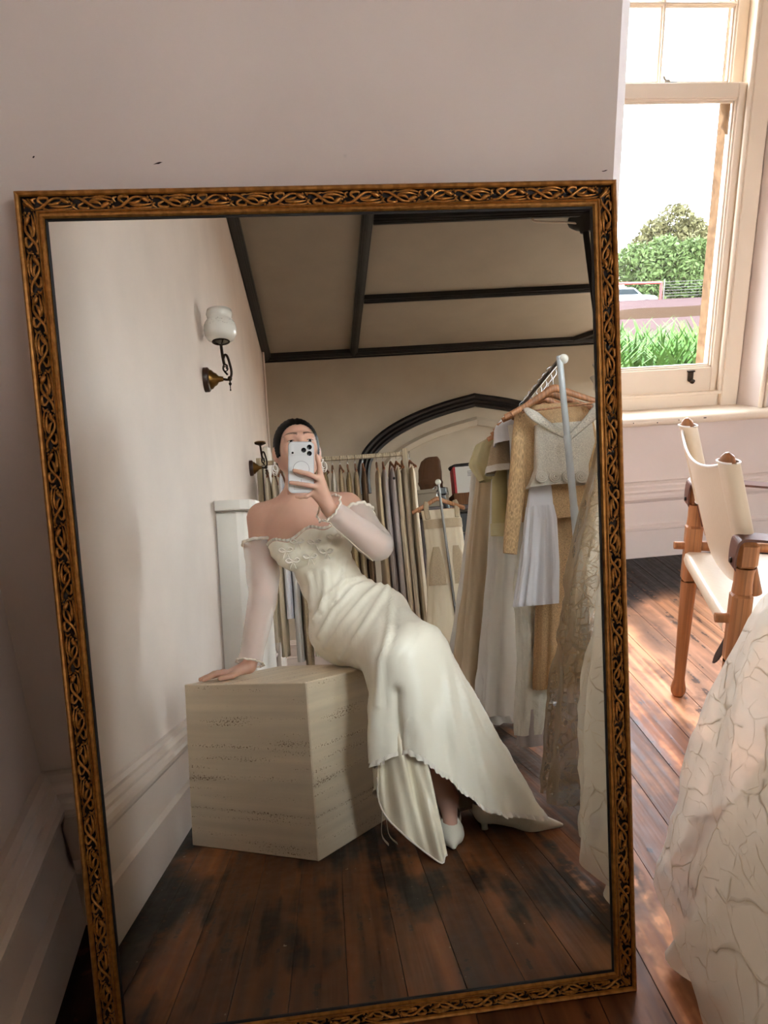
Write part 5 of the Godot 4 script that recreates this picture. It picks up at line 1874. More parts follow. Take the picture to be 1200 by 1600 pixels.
func build_phone(camx: Transform3D) -> void:
	var ph := thing("phone", "white smartphone in a clear case held up before the face", "phone", Vector3.ZERO)
	ph.transform = camx                               # x right, y up, z towards the holder; the lens looks along -z
	var cx := -0.0155
	var cy := -0.053
	var z0 := 0.0070
	var st := new_st()
	prism(st, rounded(0.0770, 0.1545, 0.0135), z0, z0 + 0.0110, Transform3D(Basis.IDENTITY, Vector3(cx, cy, 0)))
	part("case", done(st), mats["phone_case"], ph)
	st = new_st()
	prism(st, rounded(0.0715, 0.1490, 0.0115), z0 - 0.0006, z0 + 0.002, Transform3D(Basis.IDENTITY, Vector3(cx, cy, 0)))
	part("back_panel", done(st), mats["phone_white"], ph)
	st = new_st()
	prism(st, rounded(0.0700, 0.1475, 0.011), z0 + 0.0108, z0 + 0.0114, Transform3D(Basis.IDENTITY, Vector3(cx, cy, 0)))
	part("screen", done(st), mats["screen_glass"], ph)
	st = new_st()
	prism(st, rounded(0.0715, 0.0375, 0.009), z0 - 0.0022, z0 + 0.001, Transform3D(Basis.IDENTITY, Vector3(cx, 0.0010, 0)))
	var pl := part("camera_plateau", done(st), mats["phone_plateau"], ph)
	for q in [Vector2(0.0085, 0.0085), Vector2(-0.0085, -0.0005), Vector2(0.0085, -0.0105)]:
		var x := Transform3D(Basis(Vector3.RIGHT, -PI / 2), Vector3(q.x, q.y, z0 - 0.0020))
		var ln := part("lens", lathe_mesh([Vector2(0.0074, 0), Vector2(0.0074, 0.0010), Vector2(0.0062, 0.0012), Vector2(0.0060, 0.0009), Vector2(0.0001, 0.0009)], 24, x), mats["lens_black"], pl)
		part("lens_ring", lathe_mesh([Vector2(0.0026, 0.0008), Vector2(0.0026, 0.00100), Vector2(0.0020, 0.00102), Vector2(0.0020, 0.0008)], 18, x), mats["lens_ring"], ln)
	st = new_st()
	prism(st, rounded(0.0095, 0.029, 0.0047), z0 - 0.0028, z0 - 0.0020, Transform3D(Basis.IDENTITY, Vector3(-0.0415, 0.0005, 0)))
	part("flash_bar", done(st), mats["phone_white"], pl)
	st = new_st()
	lathe(st, [Vector2(0.0001, 0.0006), Vector2(0.0033, 0.0006), Vector2(0.0033, 0)], 14, Transform3D(Basis(Vector3.RIGHT, -PI / 2), Vector3(-0.0415, -0.0085, z0 - 0.0028)))
	part("sensor", done(st), mats["lens_black"], pl)
	st = new_st()
	var ring := PackedVector3Array()
	for j in 41:
		var a := TAU * j / 40
		ring.append(Vector3(cx + cos(a) * 0.0240, -0.058 + sin(a) * 0.0240, z0 - 0.0007))
	tube(st, ring, 0.0006, 5, false)
	tube(st, PackedVector3Array([Vector3(cx, -0.088, z0 - 0.0007), Vector3(cx, -0.101, z0 - 0.0007)]), 0.0006, 5)
	part("charging_ring", done(st), mats["phone_line"], ph)
	st = new_st()
	tube(st, PackedVector3Array([Vector3(cx - 0.022, -0.108, z0 - 0.0007), Vector3(cx - 0.022, -0.119, z0 - 0.0007), Vector3(cx + 0.022, -0.119, z0 - 0.0007)]), 0.0006, 5, false)
	part("case_print", done(st), mats["phone_line"], ph)

func build_chair() -> void:
	var t := thing("safari_chair", "oak safari chair with slung cream leather seat and brown strap arms", "chair", Vector3(1.4625, 0, -0.2815))
	t.transform.basis = Basis(Vector3(-0.311, 0, 0.951), Vector3.UP, Vector3(-0.951, 0, -0.311)).orthonormalized()
	# local: x from the far to the near leg, -z the way the chair faces
	var hw := 0.217
	var dep := 0.46
	var prof := [Vector2(0.001, 0.0), Vector2(0.013, 0.0), Vector2(0.019, 0.010), Vector2(0.021, 0.022), Vector2(0.018, 0.036), Vector2(0.0145, 0.055), Vector2(0.0165, 0.15), Vector2(0.0195, 0.30), Vector2(0.021, 0.355)]
	var neck := [Vector2(0.020, 0.515), Vector2(0.0185, 0.535), Vector2(0.019, 0.560), Vector2(0.022, 0.572)]
	for sx in [-1.0, 1.0]:
		for z in [0.0, -dep]:
			var st := new_st()
			lathe(st, prof, 16)
			box(st, Vector3(0, 0.435, 0), Vector3(0.041, 0.165, 0.041), 0.009)
			lathe(st, neck, 16)
			box(st, Vector3(0, 0.600, 0), Vector3(0.041, 0.058, 0.041), 0.008)
			var lg := part("leg", done(st), mats["oak"], t, Transform3D(Basis.IDENTITY, Vector3(sx * hw, 0, z)))
			part("rung_peg", tube_mesh([Vector3(0, 0.455, 0.046), Vector3(0, 0.455, -0.03)], 0.0105, 0, 12), mats["oak"], lg)
		# side rail and cross rails
		part("side_rail", tube_mesh([Vector3(sx * hw, 0.455, 0.0), Vector3(sx * hw, 0.455, -dep)], 0.0135, 0, 12), mats["oak"], t)
	for z in [-0.012, -dep + 0.012]:
		part("cross_rail", tube_mesh([Vector3(-hw, 0.425, z), Vector3(hw, 0.425, z)], 0.013, 0, 12), mats["oak"], t)
	# back posts lean away behind the legs
	for sx in [-1.0, 1.0]:
		var a := Vector3(sx * (hw - 0.030), 0.50, -0.035)
		var b := Vector3(sx * (hw - 0.030), 0.795, 0.048)
		var st := new_st()
		tube(st, PackedVector3Array([a, b - Vector3(0, 0.012, 0), b, b + Vector3(0, 0.008, 0.002)]), [0.015, 0.0165, 0.013, 0.004], 12)
		part("back_post", done(st), mats["oak"], t)
	# leather back: pockets round the posts and a slung panel between
	var rows := []
	for i in 13:
		var v := i / 12.0
		var row := PackedVector3Array()
		for j in 25:
			var u := j / 24.0
			var x := lerpf(-(hw - 0.030), hw - 0.030, u)
			var sag := 1.0 - pow(2.0 * u - 1.0, 2.0)
			var ytop := 0.778 - 0.035 * sag
			var ybot := 0.505 - 0.02 * sag + 0.085 * pow(absf(2.0 * u - 1.0), 6.0)
			var y := lerpf(ytop, ybot, v)
			var zp := -0.035 + (y - 0.50) / 0.295 * 0.083
			row.append(Vector3(x, y, zp + 0.022 * sag * (1.0 - 0.3 * v) + 0.015))
		rows.append(row)
	var st := new_st()
	sheet(st, rows)
	var bk := part("leather_back", done(st), mats["leather_cream"], t)
	st = new_st()
	tube(st, rows[0], 0.003, 6)
	part("rolled_edge", done(st), mats["leather_edge"], bk)
	for sx in [-1.0, 1.0]:
		st = new_st()
		var pr := []
		for i in 8:
			var y := lerpf(0.785, 0.585, i / 7.0)
			var zp := -0.035 + (y - 0.50) / 0.295 * 0.083
			var ring := PackedVector3Array()
			for j in 16:
				var a := TAU * j / 16
				ring.append(Vector3(sx * (hw - 0.030) + cos(a) * 0.0235, y, zp + sin(a) * 0.0215))
			pr.append(ring)
		sheet(st, pr, true)
		var pk := part("post_pocket", done(st), mats["leather_cream"], bk)
		st = new_st()
		tube(st, pr[0], 0.0022, 5, false)
		part("stitched_edge", done(st), mats["leather_edge"], pk)
		st = new_st()
		tube(st, pr[7], 0.0018, 5, false)
		part("stitched_edge", done(st), mats["leather_edge"], pk)
	# slung seat
	rows = []
	for i in 14:
		var v := i / 13.0
		var row := PackedVector3Array()
		for j in 17:
			var u := j / 16.0
			var x := lerpf(-hw + 0.022, hw - 0.022, u)
			var sag := (1.0 - pow(2.0 * u - 1.0, 2.0)) * sin(PI * clampf(v, 0.02, 0.98)) * 0.030
			row.append(Vector3(x, 0.445 - sag, lerpf(0.012, -dep + 0.02, v)))
		rows.append(row)
	for q in [[0.410, 0.016], [0.425, 0.020], [0.440, 0.017]]:
		var row := PackedVector3Array()
		for j in 17:
			row.append(Vector3(lerpf(-hw + 0.022, hw - 0.022, j / 16.0), q[0], q[1] + 0.004))
		rows.insert([0.410, 0.425, 0.440].find(q[0]), row)
	st = new_st()
	sheet(st, rows)
	part("leather_seat", done(st), mats["leather_cream"], t)
	# strap arms folded over the legs
	for sx in [-1.0, 1.0]:
		var x: float = sx * hw
		var line := spline([Vector3(x, 0.572, 0.0255), Vector3(x, 0.605, 0.026), Vector3(x, 0.630, 0.021), Vector3(x, 0.6365, 0.0), Vector3(x, 0.630, -0.09), Vector3(x, 0.622, -0.23), Vector3(x, 0.630, -dep + 0.08), Vector3(x, 0.6365, -dep), Vector3(x, 0.63, -dep - 0.021), Vector3(x, 0.585, -dep - 0.026)], 46)
		rows = []
		for p in line:
			rows.append(PackedVector3Array([p + Vector3(-0.022, 0, 0), p + Vector3(-0.0225, 0.002, 0.001), p + Vector3(0.0225, 0.002, 0.001), p + Vector3(0.022, 0, 0), p + Vector3(0.022, -0.004, -0.003), p + Vector3(-0.022, -0.004, -0.003)]))
		st = new_st()
		for i in rows.size() - 1:
			for j in 6:
				quad(st, rows[i][j], rows[i][(j + 1) % 6], rows[i + 1][(j + 1) % 6], rows[i + 1][j])
		cap_ring(st, rows[0])
		cap_ring(st, rows[-1])
		var ar := part("strap_arm", done(st), mats["leather_brown"], t)
		st = new_st()
		ball(st, Vector3(x, 0.585, 0.0285), Vector3(0.006, 0.006, 0.003), 8, 5)
		part("rivet", done(st), mats["bronze"], ar)
		# brown leather tab joining leg and post inside
		st = new_st()
		box(st, Vector3(0, 0, 0), Vector3(0.004, 0.095, 0.026), 0.0015, Transform3D(Basis(Vector3.RIGHT, 0.28), Vector3(sx * (hw - 0.024), 0.565, -0.012)))
		ball(st, Vector3(sx * (hw - 0.027), 0.535, -0.018), Vector3(0.005, 0.008, 0.008), 8, 5)
		part("post_tab", done(st), mats["leather_brown"], t)
	# tightening strap hanging under the seat
	st = new_st()
	var tail := spline([Vector3(0.11, 0.40, -0.03), Vector3(0.108, 0.36, -0.02), Vector3(0.10, 0.32, -0.01), Vector3(0.085, 0.275, 0.0)], 12)
	for i in tail.size() - 1:
		var w0: float = 0.014 if i < 9 else [0.014, 0.009, 0.003][i - 9]
		var w1: float = 0.014 if i < 8 else [0.014, 0.009, 0.003][i - 8]
		quad(st, tail[i] + Vector3(-w0, 0, 0), tail[i] + Vector3(w0, 0, 0), tail[i + 1] + Vector3(w1, 0, 0), tail[i + 1] + Vector3(-w1, 0, 0))
		quad(st, tail[i] + Vector3(w0, 0, 0.003), tail[i] + Vector3(-w0, 0, 0.003), tail[i + 1] + Vector3(-w1, 0, 0.003), tail[i + 1] + Vector3(w1, 0, 0.003))
	box(st, Vector3(0.109, 0.37, -0.022), Vector3(0.036, 0.026, 0.007), 0.002)
	part("buckle_strap", done(st), mats["leather_dark"], t)

var hanger_proto: Node3D
var hanger_slim: Node3D

func make_hanger(called: String, label: String, m: String, half: float, group: String) -> Node3D:
	# origin at the rail; the bar runs along x
	var t := thing(called, label, "hanger", Vector3.ZERO, 0.0, group)
	var st := new_st()
	tube(st, spline([Vector3(-half, -0.155, 0.006), Vector3(-half * 0.62, -0.125, 0.002), Vector3(-half * 0.25, -0.092, 0), Vector3(0, -0.072, 0), Vector3(half * 0.25, -0.092, 0), Vector3(half * 0.62, -0.125, 0.002), Vector3(half, -0.155, 0.006)], 30), taper(30, 0.011, 0.017, 0.011), 10, true, 0.55, Vector3.BACK)
	part("shoulder_bar", done(st), mats[m], t)
	st = new_st()
	tube(st, PackedVector3Array([Vector3(-half * 0.78, -0.152, 0.004), Vector3(half * 0.78, -0.152, 0.004)]), 0.004, 8)
	part("trouser_bar", done(st), mats[m], t)
	st = new_st()
	tube(st, spline([Vector3(0, -0.075, 0), Vector3(0, -0.045, 0), Vector3(0.004, -0.030, 0), Vector3(0.020, -0.012, 0), Vector3(0.018, 0.010, 0), Vector3(0.0, 0.018, 0), Vector3(-0.017, 0.008, 0), Vector3(-0.019, -0.004, 0)], 22), 0.0019, 6)
	part("hook", done(st), mats["chrome"], t)
	return t

func straps(t: Node3D, m: String, xs: Array, y0: float, y1: float, z := 0.0) -> void:
	for x in xs:
		part("strap", tube_mesh([Vector3(x[0], y0, z), Vector3((x[0] + x[1]) / 2, (y0 + y1) / 2, z - 0.01), Vector3(x[1], y1, z - 0.02)], 0.006, 8, 6, 0.4), mats[m], t)

func build_gowns() -> void:
	# rail outside the picture carrying the two big gowns
	var rk := thing("gown_rail", "white steel rail carrying the two full gowns beside the mirror", "clothes rail", Vector3(1.6, 0, 0.8))
	var dx := 2.30 - 1.6
	part("rail", tube_mesh([Vector3(dx, 1.78, -0.62), Vector3(dx, 1.78, 0.92)], 0.014, 0, 10), mats["white_tube"], rk)
	for z in [-0.60, 0.90]:
		part("upright", tube_mesh([Vector3(dx, 0.02, z), Vector3(dx, 1.78, z)], 0.014, 0, 10), mats["white_tube"], rk)
		part("foot", tube_mesh([Vector3(dx - 0.05, 0.014, z), Vector3(dx + 0.35, 0.014, z)], 0.014, 0, 10), mats["white_tube"], rk)
	for q in [[1.58 - 1.6, 0.51 - 0.8], [1.77 - 1.6, 1.36 - 0.8]]:
		part("arm", tube_mesh([Vector3(dx, 1.78, q[1]), Vector3(q[0], 1.78, q[1])], 0.011, 0, 10), mats["white_tube"], rk)
	hanger_proto = make_hanger("wooden_hanger", "pale wooden hanger holding the crinkled organza gown", "hanger_wood", 0.19, "")
	hanger_proto.position = Vector3(1.610, 1.775, 0.51)
	hanger_proto.rotation.y = PI / 2
	# gown of crinkled organza
	var a := thing("organza_gown", "full ivory gown of crinkled organza standing out beside the mirror's edge", "gown", Vector3(1.595, 0, 0.51))
	part("bodice", cloth_mesh([[1.57, 0, 0, 0.15, 0.07, 0.0], [1.45, 0, 0, 0.17, 0.11, 0.003], [1.28, 0, 0, 0.14, 0.105, 0.003], [1.14, 0, 0, 0.125, 0.105, 0.003]], 16, 40, 14, 5), mats["underskirt"], a)
	straps(a, "underskirt", [[-0.10, -0.11], [0.10, 0.11]], 1.645, 1.56)
	var ov := part("crinkled_overskirt", cloth_mesh([[1.17, 0, 0, 0.12, 0.10, 0.003], [1.0, 0, 0, 0.17, 0.15, 0.008], [0.84, -0.03, 0, 0.345, 0.27, 0.014], [0.66, -0.02, 0, 0.44, 0.38, 0.018], [0.40, 0, 0.0, 0.52, 0.435, 0.020], [0.11, 0, 0.0, 0.56, 0.46, 0.026]], 90, 260, 11, 12, 0.72, Vector2(5, 2.2), 0.003), mats["organza"], a)
	ov.set_meta("label", "crinkled translucent organza layer")
	part("satin_underskirt", cloth_mesh([[1.12, 0, 0, 0.11, 0.09, 0.002], [0.95, 0, 0, 0.14, 0.13, 0.004], [0.7, 0.02, 0, 0.27, 0.25, 0.012], [0.4, 0.01, 0.0, 0.39, 0.35, 0.02], [0.12, 0, 0.0, 0.485, 0.42, 0.028], [0.022, 0, 0.0, 0.515, 0.445, 0.040]], 40, 200, 13, 22, 0.75, Vector2(3, 2)), mats["underskirt"], a)
	part("white_petticoat", cloth_mesh([[0.7, 0, 0, 0.30, 0.28, 0.01], [0.3, 0, 0.0, 0.38, 0.36, 0.02], [0.012, 0, 0.0, 0.44, 0.41, 0.03]], 20, 120, 9, 23, 0.8, Vector2(3, 2)), mats["underskirt_white"], a)
	# sheer gown behind it
	var b := thing("sheer_gown", "sheer brownish organza gown hanging half in front of the white rack pole", "gown", Vector3(1.81, 0, 1.36))
	part("bodice", cloth_mesh([[1.54, 0, 0, 0.14, 0.04, 0.0], [1.42, 0, 0, 0.20, 0.07, 0.004], [1.26, 0, 0, 0.27, 0.08, 0.006]], 12, 40, 9, 6), mats["organza_sheer"], b)
	part("sheer_skirt", cloth_mesh([[1.28, 0, 0, 0.275, 0.08, 0.006], [0.95, 0, 0, 0.39, 0.13, 0.02], [0.71, 0, 0, 0.475, 0.165, 0.028], [0.35, 0, 0, 0.565, 0.19, 0.03], [0.02, 0.0, 0, 0.63, 0.21, 0.035]], 70, 200, 12, 33, 0.8, Vector2(5, 2.6), 0.006), mats["organza_sheer"], b)
	straps(b, "organza_sheer", [[-0.08, -0.09], [0.08, 0.09]], 1.645, 1.53)
	var h2 := copy_of(hanger_proto, Vector3(1.803, 1.775, 1.36), PI / 2, "pale wooden hanger holding the sheer brownish gown")

func build_right_rack() -> void:
	var rk := thing("garment_rack", "white tubular garment rack running away at the right of the reflection", "clothes rack", Vector3(1.5, 0, 1.67))
	var y := 1.55
	st_pole(rk, Vector3(-0.035, 0.03, 0.0), Vector3(0, y, 0))
	st_pole(rk, Vector3(0.04, 0.03, 1.5), Vector3(0.075, y, 1.5))
	part("rail", tube_mesh([Vector3(0, y, -0.01), Vector3(0.075, y, 1.52)], 0.009, 0, 10), mats["steel_grey"], rk)
	var st := new_st()
	ball(st, Vector3(0.014, y + 0.0, -0.004), Vector3(0.019, 0.019, 0.019), 14, 8)
	part("end_cap", done(st), mats["white_gloss"], rk)
	for z in [0.0, 1.5]:
		part("foot", tube_mesh([Vector3(-0.18, 0.016, z), Vector3(0.3, 0.016, z)], 0.014, 0, 10), mats["white_tube"], rk)
	var rail_x := func(z: float) -> float: return 1.5 + 0.05 * (z - 1.67)
	var zs := [1.80, 1.87, 1.95, 2.04, 2.12, 2.21, 2.30, 2.40, 2.57, 2.76]
	var hl := ["pale wooden hanger at the front of the white rack, holding the lace bodice", "wooden hanger second from the front of the white rack", "wooden hanger third from the front of the white rack", "wooden hanger holding the white flutter-sleeved shirt", "wooden hanger holding the sequinned flutter-sleeved top", "wooden hanger holding the yellow brocade jacket", "wooden hanger behind the yellow brocade jacket", "wooden hanger holding the puff-shouldered gown", "wooden hanger holding the beige satin gown", "wooden hanger at the far end of the white rack"]
	for i in zs.size():
		var h := copy_of(hanger_proto, Vector3(rail_x.call(zs[i]), y - 0.004, zs[i]), [0.0, 0.08, -0.05][i % 3], hl[i], "hangers on the white rack")
		if i == 0:
			h.rotation.z = 0.06
	var G := "garments on the white rack"
	# lace bodice with rosettes
	var t := thing("lace_bodice", "short ivory beaded lace bodice with rosettes round its hem", "top", Vector3(1.53, 0, 1.80), 0.0, G)
	part("bodice_body", cloth_mesh([[1.325, 0.0, 0, 0.118, 0.028, 0.002], [1.24, -0.005, 0, 0.122, 0.045, 0.004], [1.15, -0.03, 0, 0.108, 0.045, 0.004], [1.10, -0.045, 0, 0.118, 0.048, 0.005], [1.075, -0.052, 0, 0.128, 0.050, 0.006]], 24, 60, 8, 61, 0.8, Vector2(5, 3)), mats["lace_ivory"], t)
	for s in [-1.0, 1.0]:
		st = new_st()
		tube(st, spline([Vector3(s * 0.145, 1.405, 0.01), Vector3(s * 0.135, 1.37, -0.03), Vector3(s * 0.09, 1.325, -0.04), Vector3(0.0, 1.255, -0.045)], 16), taper(16, 0.012, 0.022, 0.010), 8, true, 0.35, Vector3.BACK)
		part("neckline_fold", done(st), mats["lace_ivory"], t)
	for k in 5:
		var c := Vector3(-0.13 + k * 0.052, 1.108 - 0.004 * k, -0.052)
		st = new_st()
		for q in 3:
			var ring := PackedVector3Array()
			for j in 11:
				var a := TAU * j / 10
				ring.append(c + Vector3(cos(a) * (0.006 + q * 0.007), sin(a) * (0.006 + q * 0.007), -0.008 + q * 0.003))
			tube(st, ring, 0.0042, 6, false)
		part("rosette", done(st), mats["lace_ivory"], t)
	# tan lace jacket behind it with long hanging sleeves
	t = thing("lace_jacket", "long-sleeved tan lace jacket hanging behind the ivory bodice", "jacket", Vector3(1.515, 0, 1.87), 0.0, G)
	part("jacket_body", cloth_mesh([[1.425, 0, 0, 0.14, 0.02, 0.0], [1.36, 0, 0, 0.15, 0.035, 0.004], [1.1, -0.02, 0, 0.13, 0.04, 0.006], [0.95, -0.03, 0, 0.14, 0.045, 0.010]], 20, 60, 9, 62, 0.8, Vector2(5, 4)), mats["lace_tan"], t)
	for s in [-1.0, 1.0]:
		st = new_st()
		tube(st, spline([Vector3(s * 0.125, 1.405, 0), Vector3(s * 0.145 - 0.005, 1.30, -0.01), Vector3(s * 0.155 - 0.03, 1.10, -0.02), Vector3(s * 0.155 - 0.065, 0.95, -0.02), Vector3(s * 0.16 - 0.085, 0.825, -0.02)], 26), taper(26, 0.026, 0.036, 0.028), 14, true, 0.7, Vector3.BACK)
		part("sleeve", done(st), mats["lace_tan"], t)
	# white cotton skirt
	t = thing("cotton_skirt", "white gathered cotton skirt below the lace bodice", "skirt", Vector3(1.41, 0, 1.84), 0.0, G)
	part("yoke", cloth_mesh([[1.085, 0.01, 0, 0.045, 0.02, 0.0], [1.0, 0.0, 0, 0.055, 0.025, 0.002]], 8, 40, 8, 63), mats["cotton_white"], t)
	part("gathered_panel", cloth_mesh([[1.005, 0, 0, 0.054, 0.026, 0.003], [0.95, -0.005, 0, 0.060, 0.032, 0.008], [0.78, -0.03, 0, 0.072, 0.038, 0.011], [0.615, -0.062, 0, 0.085, 0.045, 0.014]], 26, 90, 11, 64, 0.9), mats["cotton_white"], t)
	part("waist_loop", tube_mesh([Vector3(-0.03, 1.08, 0), Vector3(0.06, 1.25, 0.02), Vector3(0.10, 1.40, 0.02)], 0.003, 8, 5), mats["cotton_white"], t)
	part("waist_loop", tube_mesh([Vector3(0.05, 1.08, 0), Vector3(0.10, 1.25, 0.02), Vector3(0.13, 1.40, 0.02)], 0.003, 8, 5), mats["cotton_white"], t)
	# tan lace skirt
	t = thing("lace_skirt", "long tan lace skirt beside the white cotton skirt", "skirt", Vector3(1.50, 0, 1.93), 0.0, G)
	part("skirt_panel", cloth_mesh([[1.12, 0.03, 0, 0.08, 0.03, 0.002], [0.9, 0.02, 0, 0.095, 0.035, 0.006], [0.5, -0.03, 0, 0.105, 0.04, 0.010], [0.28, -0.06, 0, 0.11, 0.045, 0.012]], 26, 70, 10, 65, 0.85, Vector2(5, 5)), mats["lace_tan"], t)
	straps(t, "lace_tan", [[-0.06, -0.02], [0.10, 0.09]], 1.42, 1.10)
	# crushed satin gown whose hem shows below
	t = thing("satin_gown", "crushed pearl satin gown whose creased hem shows under the white skirt", "gown", Vector3(1.40, 0, 2.0), 0.0, G)
	part("gown_body", cloth_mesh([[1.38, 0.08, 0, 0.12, 0.03, 0.002], [1.1, 0.06, 0, 0.09, 0.04, 0.004], [0.7, 0.0, 0, 0.085, 0.045, 0.010], [0.40, -0.03, 0, 0.075, 0.05, 0.012], [0.16, -0.075, 0, 0.068, 0.05, 0.010], [0.10, -0.09, 0, 0.060, 0.045, 0.008]], 40, 80, 7, 66, 0.8, Vector2(1.5, 4), 0.004), mats["satin_crushed"], t)
	part("lining_hem", cloth_mesh([[0.2, -0.07, 0, 0.055, 0.04, 0.004], [0.055, -0.085, 0, 0.058, 0.04, 0.008]], 6, 40, 6, 67), mats["crepe_lilac"], t)
	straps(t, "satin_crushed", [[-0.01, 0.0], [0.17, 0.16]], 1.42, 1.37)
	# white shirt with flutter sleeve
	t = thing("white_shirt", "crisp white shirt with a folded flutter sleeve", "shirt", Vector3(1.52, 0, 2.07), 0.0, G)
	part("shirt_body", cloth_mesh([[1.44, 0, 0, 0.14, 0.02, 0.0], [1.3, 0, 0, 0.14, 0.035, 0.004], [0.95, -0.02, 0, 0.14, 0.035, 0.008]], 14, 50, 8, 68), mats["cotton_white"], t)
	for s in [-1.0, 1.0]:
		part("flutter_sleeve", cloth_mesh([[1.45, s * 0.12, 0, 0.025, 0.02, 0.0], [1.39, s * 0.155, 0, 0.045, 0.05, 0.004], [1.315, s * 0.15, 0, 0.060, 0.075, 0.006]], 12, 40, 5, 69), mats["cotton_white"], t)
	# sequinned top
	t = thing("sequin_top", "beige sheer top with sequin-edged flutter sleeves", "top", Vector3(1.52, 0, 2.17), 0.0, G)
	part("top_body", cloth_mesh([[1.42, 0, 0, 0.13, 0.02, 0.0], [1.28, 0, 0, 0.13, 0.035, 0.004], [1.0, -0.02, 0, 0.13, 0.035, 0.008]], 14, 50, 8, 70), mats["sequin_beige"], t)
	for s in [-1.0, 1.0]:
		var sl := part("flutter_sleeve", cloth_mesh([[1.41, s * 0.11, 0, 0.025, 0.02, 0.0], [1.33, s * 0.15, 0, 0.05, 0.05, 0.004], [1.215, s * 0.16, 0, 0.075, 0.075, 0.006]], 14, 44, 6, 71), mats["lace_beige"], t)
		part("sequin_edge", cloth_mesh([[1.235, s * 0.1595, 0, 0.0735, 0.0735, 0.006], [1.205, s * 0.161, 0, 0.079, 0.079, 0.006]], 4, 44, 6, 71, 0.85, Vector2(8, 1)), mats["lace_ivory"], sl)
	# yellow brocade jacket
	t = thing("brocade_jacket", "pale yellow brocade jacket with a turned-back cuff", "jacket", Vector3(1.53, 0, 2.27), 0.0, G)
	part("jacket_body", cloth_mesh([[1.42, 0, 0, 0.14, 0.02, 0.0], [1.3, 0, 0, 0.145, 0.04, 0.004], [0.9, -0.01, 0, 0.14, 0.04, 0.006]], 14, 50, 8, 72), mats["yellow_brocade"], t)
	for s in [-1.0, 1.0]:
		st = new_st()
		tube(st, spline([Vector3(s * 0.12, 1.40, 0), Vector3(s * 0.15, 1.25, -0.01), Vector3(s * 0.165 - 0.01, 1.08, -0.02), Vector3(s * 0.17 - 0.02, 0.96, -0.02)], 16), taper(16, 0.03, 0.040, 0.036), 14, true, 0.7, Vector3.BACK)
		var sl := part("sleeve", done(st), mats["yellow_brocade"], t)
		st = new_st()
		tube(st, PackedVector3Array([Vector3(s * 0.17 - 0.018, 0.985, -0.02), Vector3(s * 0.17 - 0.022, 0.93, -0.02)]), 0.043, 16, false, 0.72, Vector3.BACK)
		part("cuff", done(st), mats["chiffon_yellow"], sl)
	# puff-shouldered gown
	t = thing("puff_sleeve_gown", "long cream gown with a pale yellow puffed shoulder", "gown", Vector3(1.50, 0, 2.40), 0.0, G)
	part("gown_body", cloth_mesh([[1.40, 0, 0, 0.12, 0.03, 0.0], [1.2, -0.02, 0, 0.115, 0.04, 0.005], [0.8, -0.06, 0, 0.13, 0.05, 0.012], [0.3, -0.13, 0, 0.16, 0.06, 0.02], [0.12, -0.15, 0, 0.17, 0.065, 0.022]], 34, 80, 9, 73), mats["tulle_white"], t)
	for s in [-1.0, 1.0]:
		part("puff_sleeve", cloth_mesh([[1.43, s * 0.09, 0, 0.02, 0.02, 0.0], [1.39, s * 0.13, 0, 0.06, 0.055, 0.006], [1.29, s * 0.165, 0, 0.072, 0.065, 0.008], [1.21, s * 0.15, 0, 0.045, 0.045, 0.004]], 18, 40, 8, 74), mats["chiffon_yellow"], t)
	# beige satin gown, longest
	t = thing("beige_satin_gown", "floor-length beige satin gown with soft vertical folds", "gown", Vector3(1.48, 0, 2.57), 0.0, G)
	part("gown_body", cloth_mesh([[1.38, 0, 0, 0.12, 0.03, 0.0], [1.15, -0.06, 0, 0.115, 0.045, 0.006], [0.8, -0.12, 0, 0.13, 0.06, 0.016], [0.4, -0.185, 0, 0.145, 0.07, 0.022], [0.22, -0.21, 0, 0.155, 0.075, 0.024]], 40, 90, 7, 75), mats["satin_beige"], t)
	straps(t, "satin_beige", [[-0.08, -0.08], [0.08, 0.08]], 1.42, 1.37)
	# white layered petticoats at the far end, their frills near the floor
	t = thing("tulle_gown", "white layered tulle gown with crumpled frills near the floor", "gown", Vector3(1.48, 0, 2.76), 0.0, G)
	part("gown_body", cloth_mesh([[1.38, 0, 0, 0.12, 0.03, 0.0], [1.1, -0.05, 0, 0.12, 0.045, 0.006], [0.6, -0.14, 0, 0.14, 0.07, 0.012], [0.3, -0.19, 0, 0.16, 0.085, 0.02]], 26, 70, 9, 76), mats["tulle_white"], t)
	for k in 3:
		part("frill", cloth_mesh([[0.34 - k * 0.10, -0.18 + k * 0.01, -0.01, 0.15, 0.08, 0.01], [0.18 - k * 0.075, -0.18 + k * 0.02, -0.02, 0.17, 0.10, 0.03]], 8, 90, 16, 77 + k, 0.85, Vector2(3, 1), 0.008), mats["tulle_white"], t)
	straps(t, "tulle_white", [[-0.08, -0.08], [0.08, 0.08]], 1.42, 1.37)

func st_pole(rk: Node3D, a: Vector3, b: Vector3) -> void:
	var st := new_st()
	var m := a.lerp(b, 0.62)
	tube(st, PackedVector3Array([a, m]), 0.0155, 12)
	tube(st, PackedVector3Array([m, a.lerp(b, 0.80)]), 0.0140, 12)
	tube(st, PackedVector3Array([a.lerp(b, 0.795), b + (b - a).normalized() * 0.012]), 0.0125, 12)
	tube(st, PackedVector3Array([a.lerp(b, 0.785), a.lerp(b, 0.80)]), 0.0150, 12)
	part("upright", done(st), mats["white_tube"], rk)

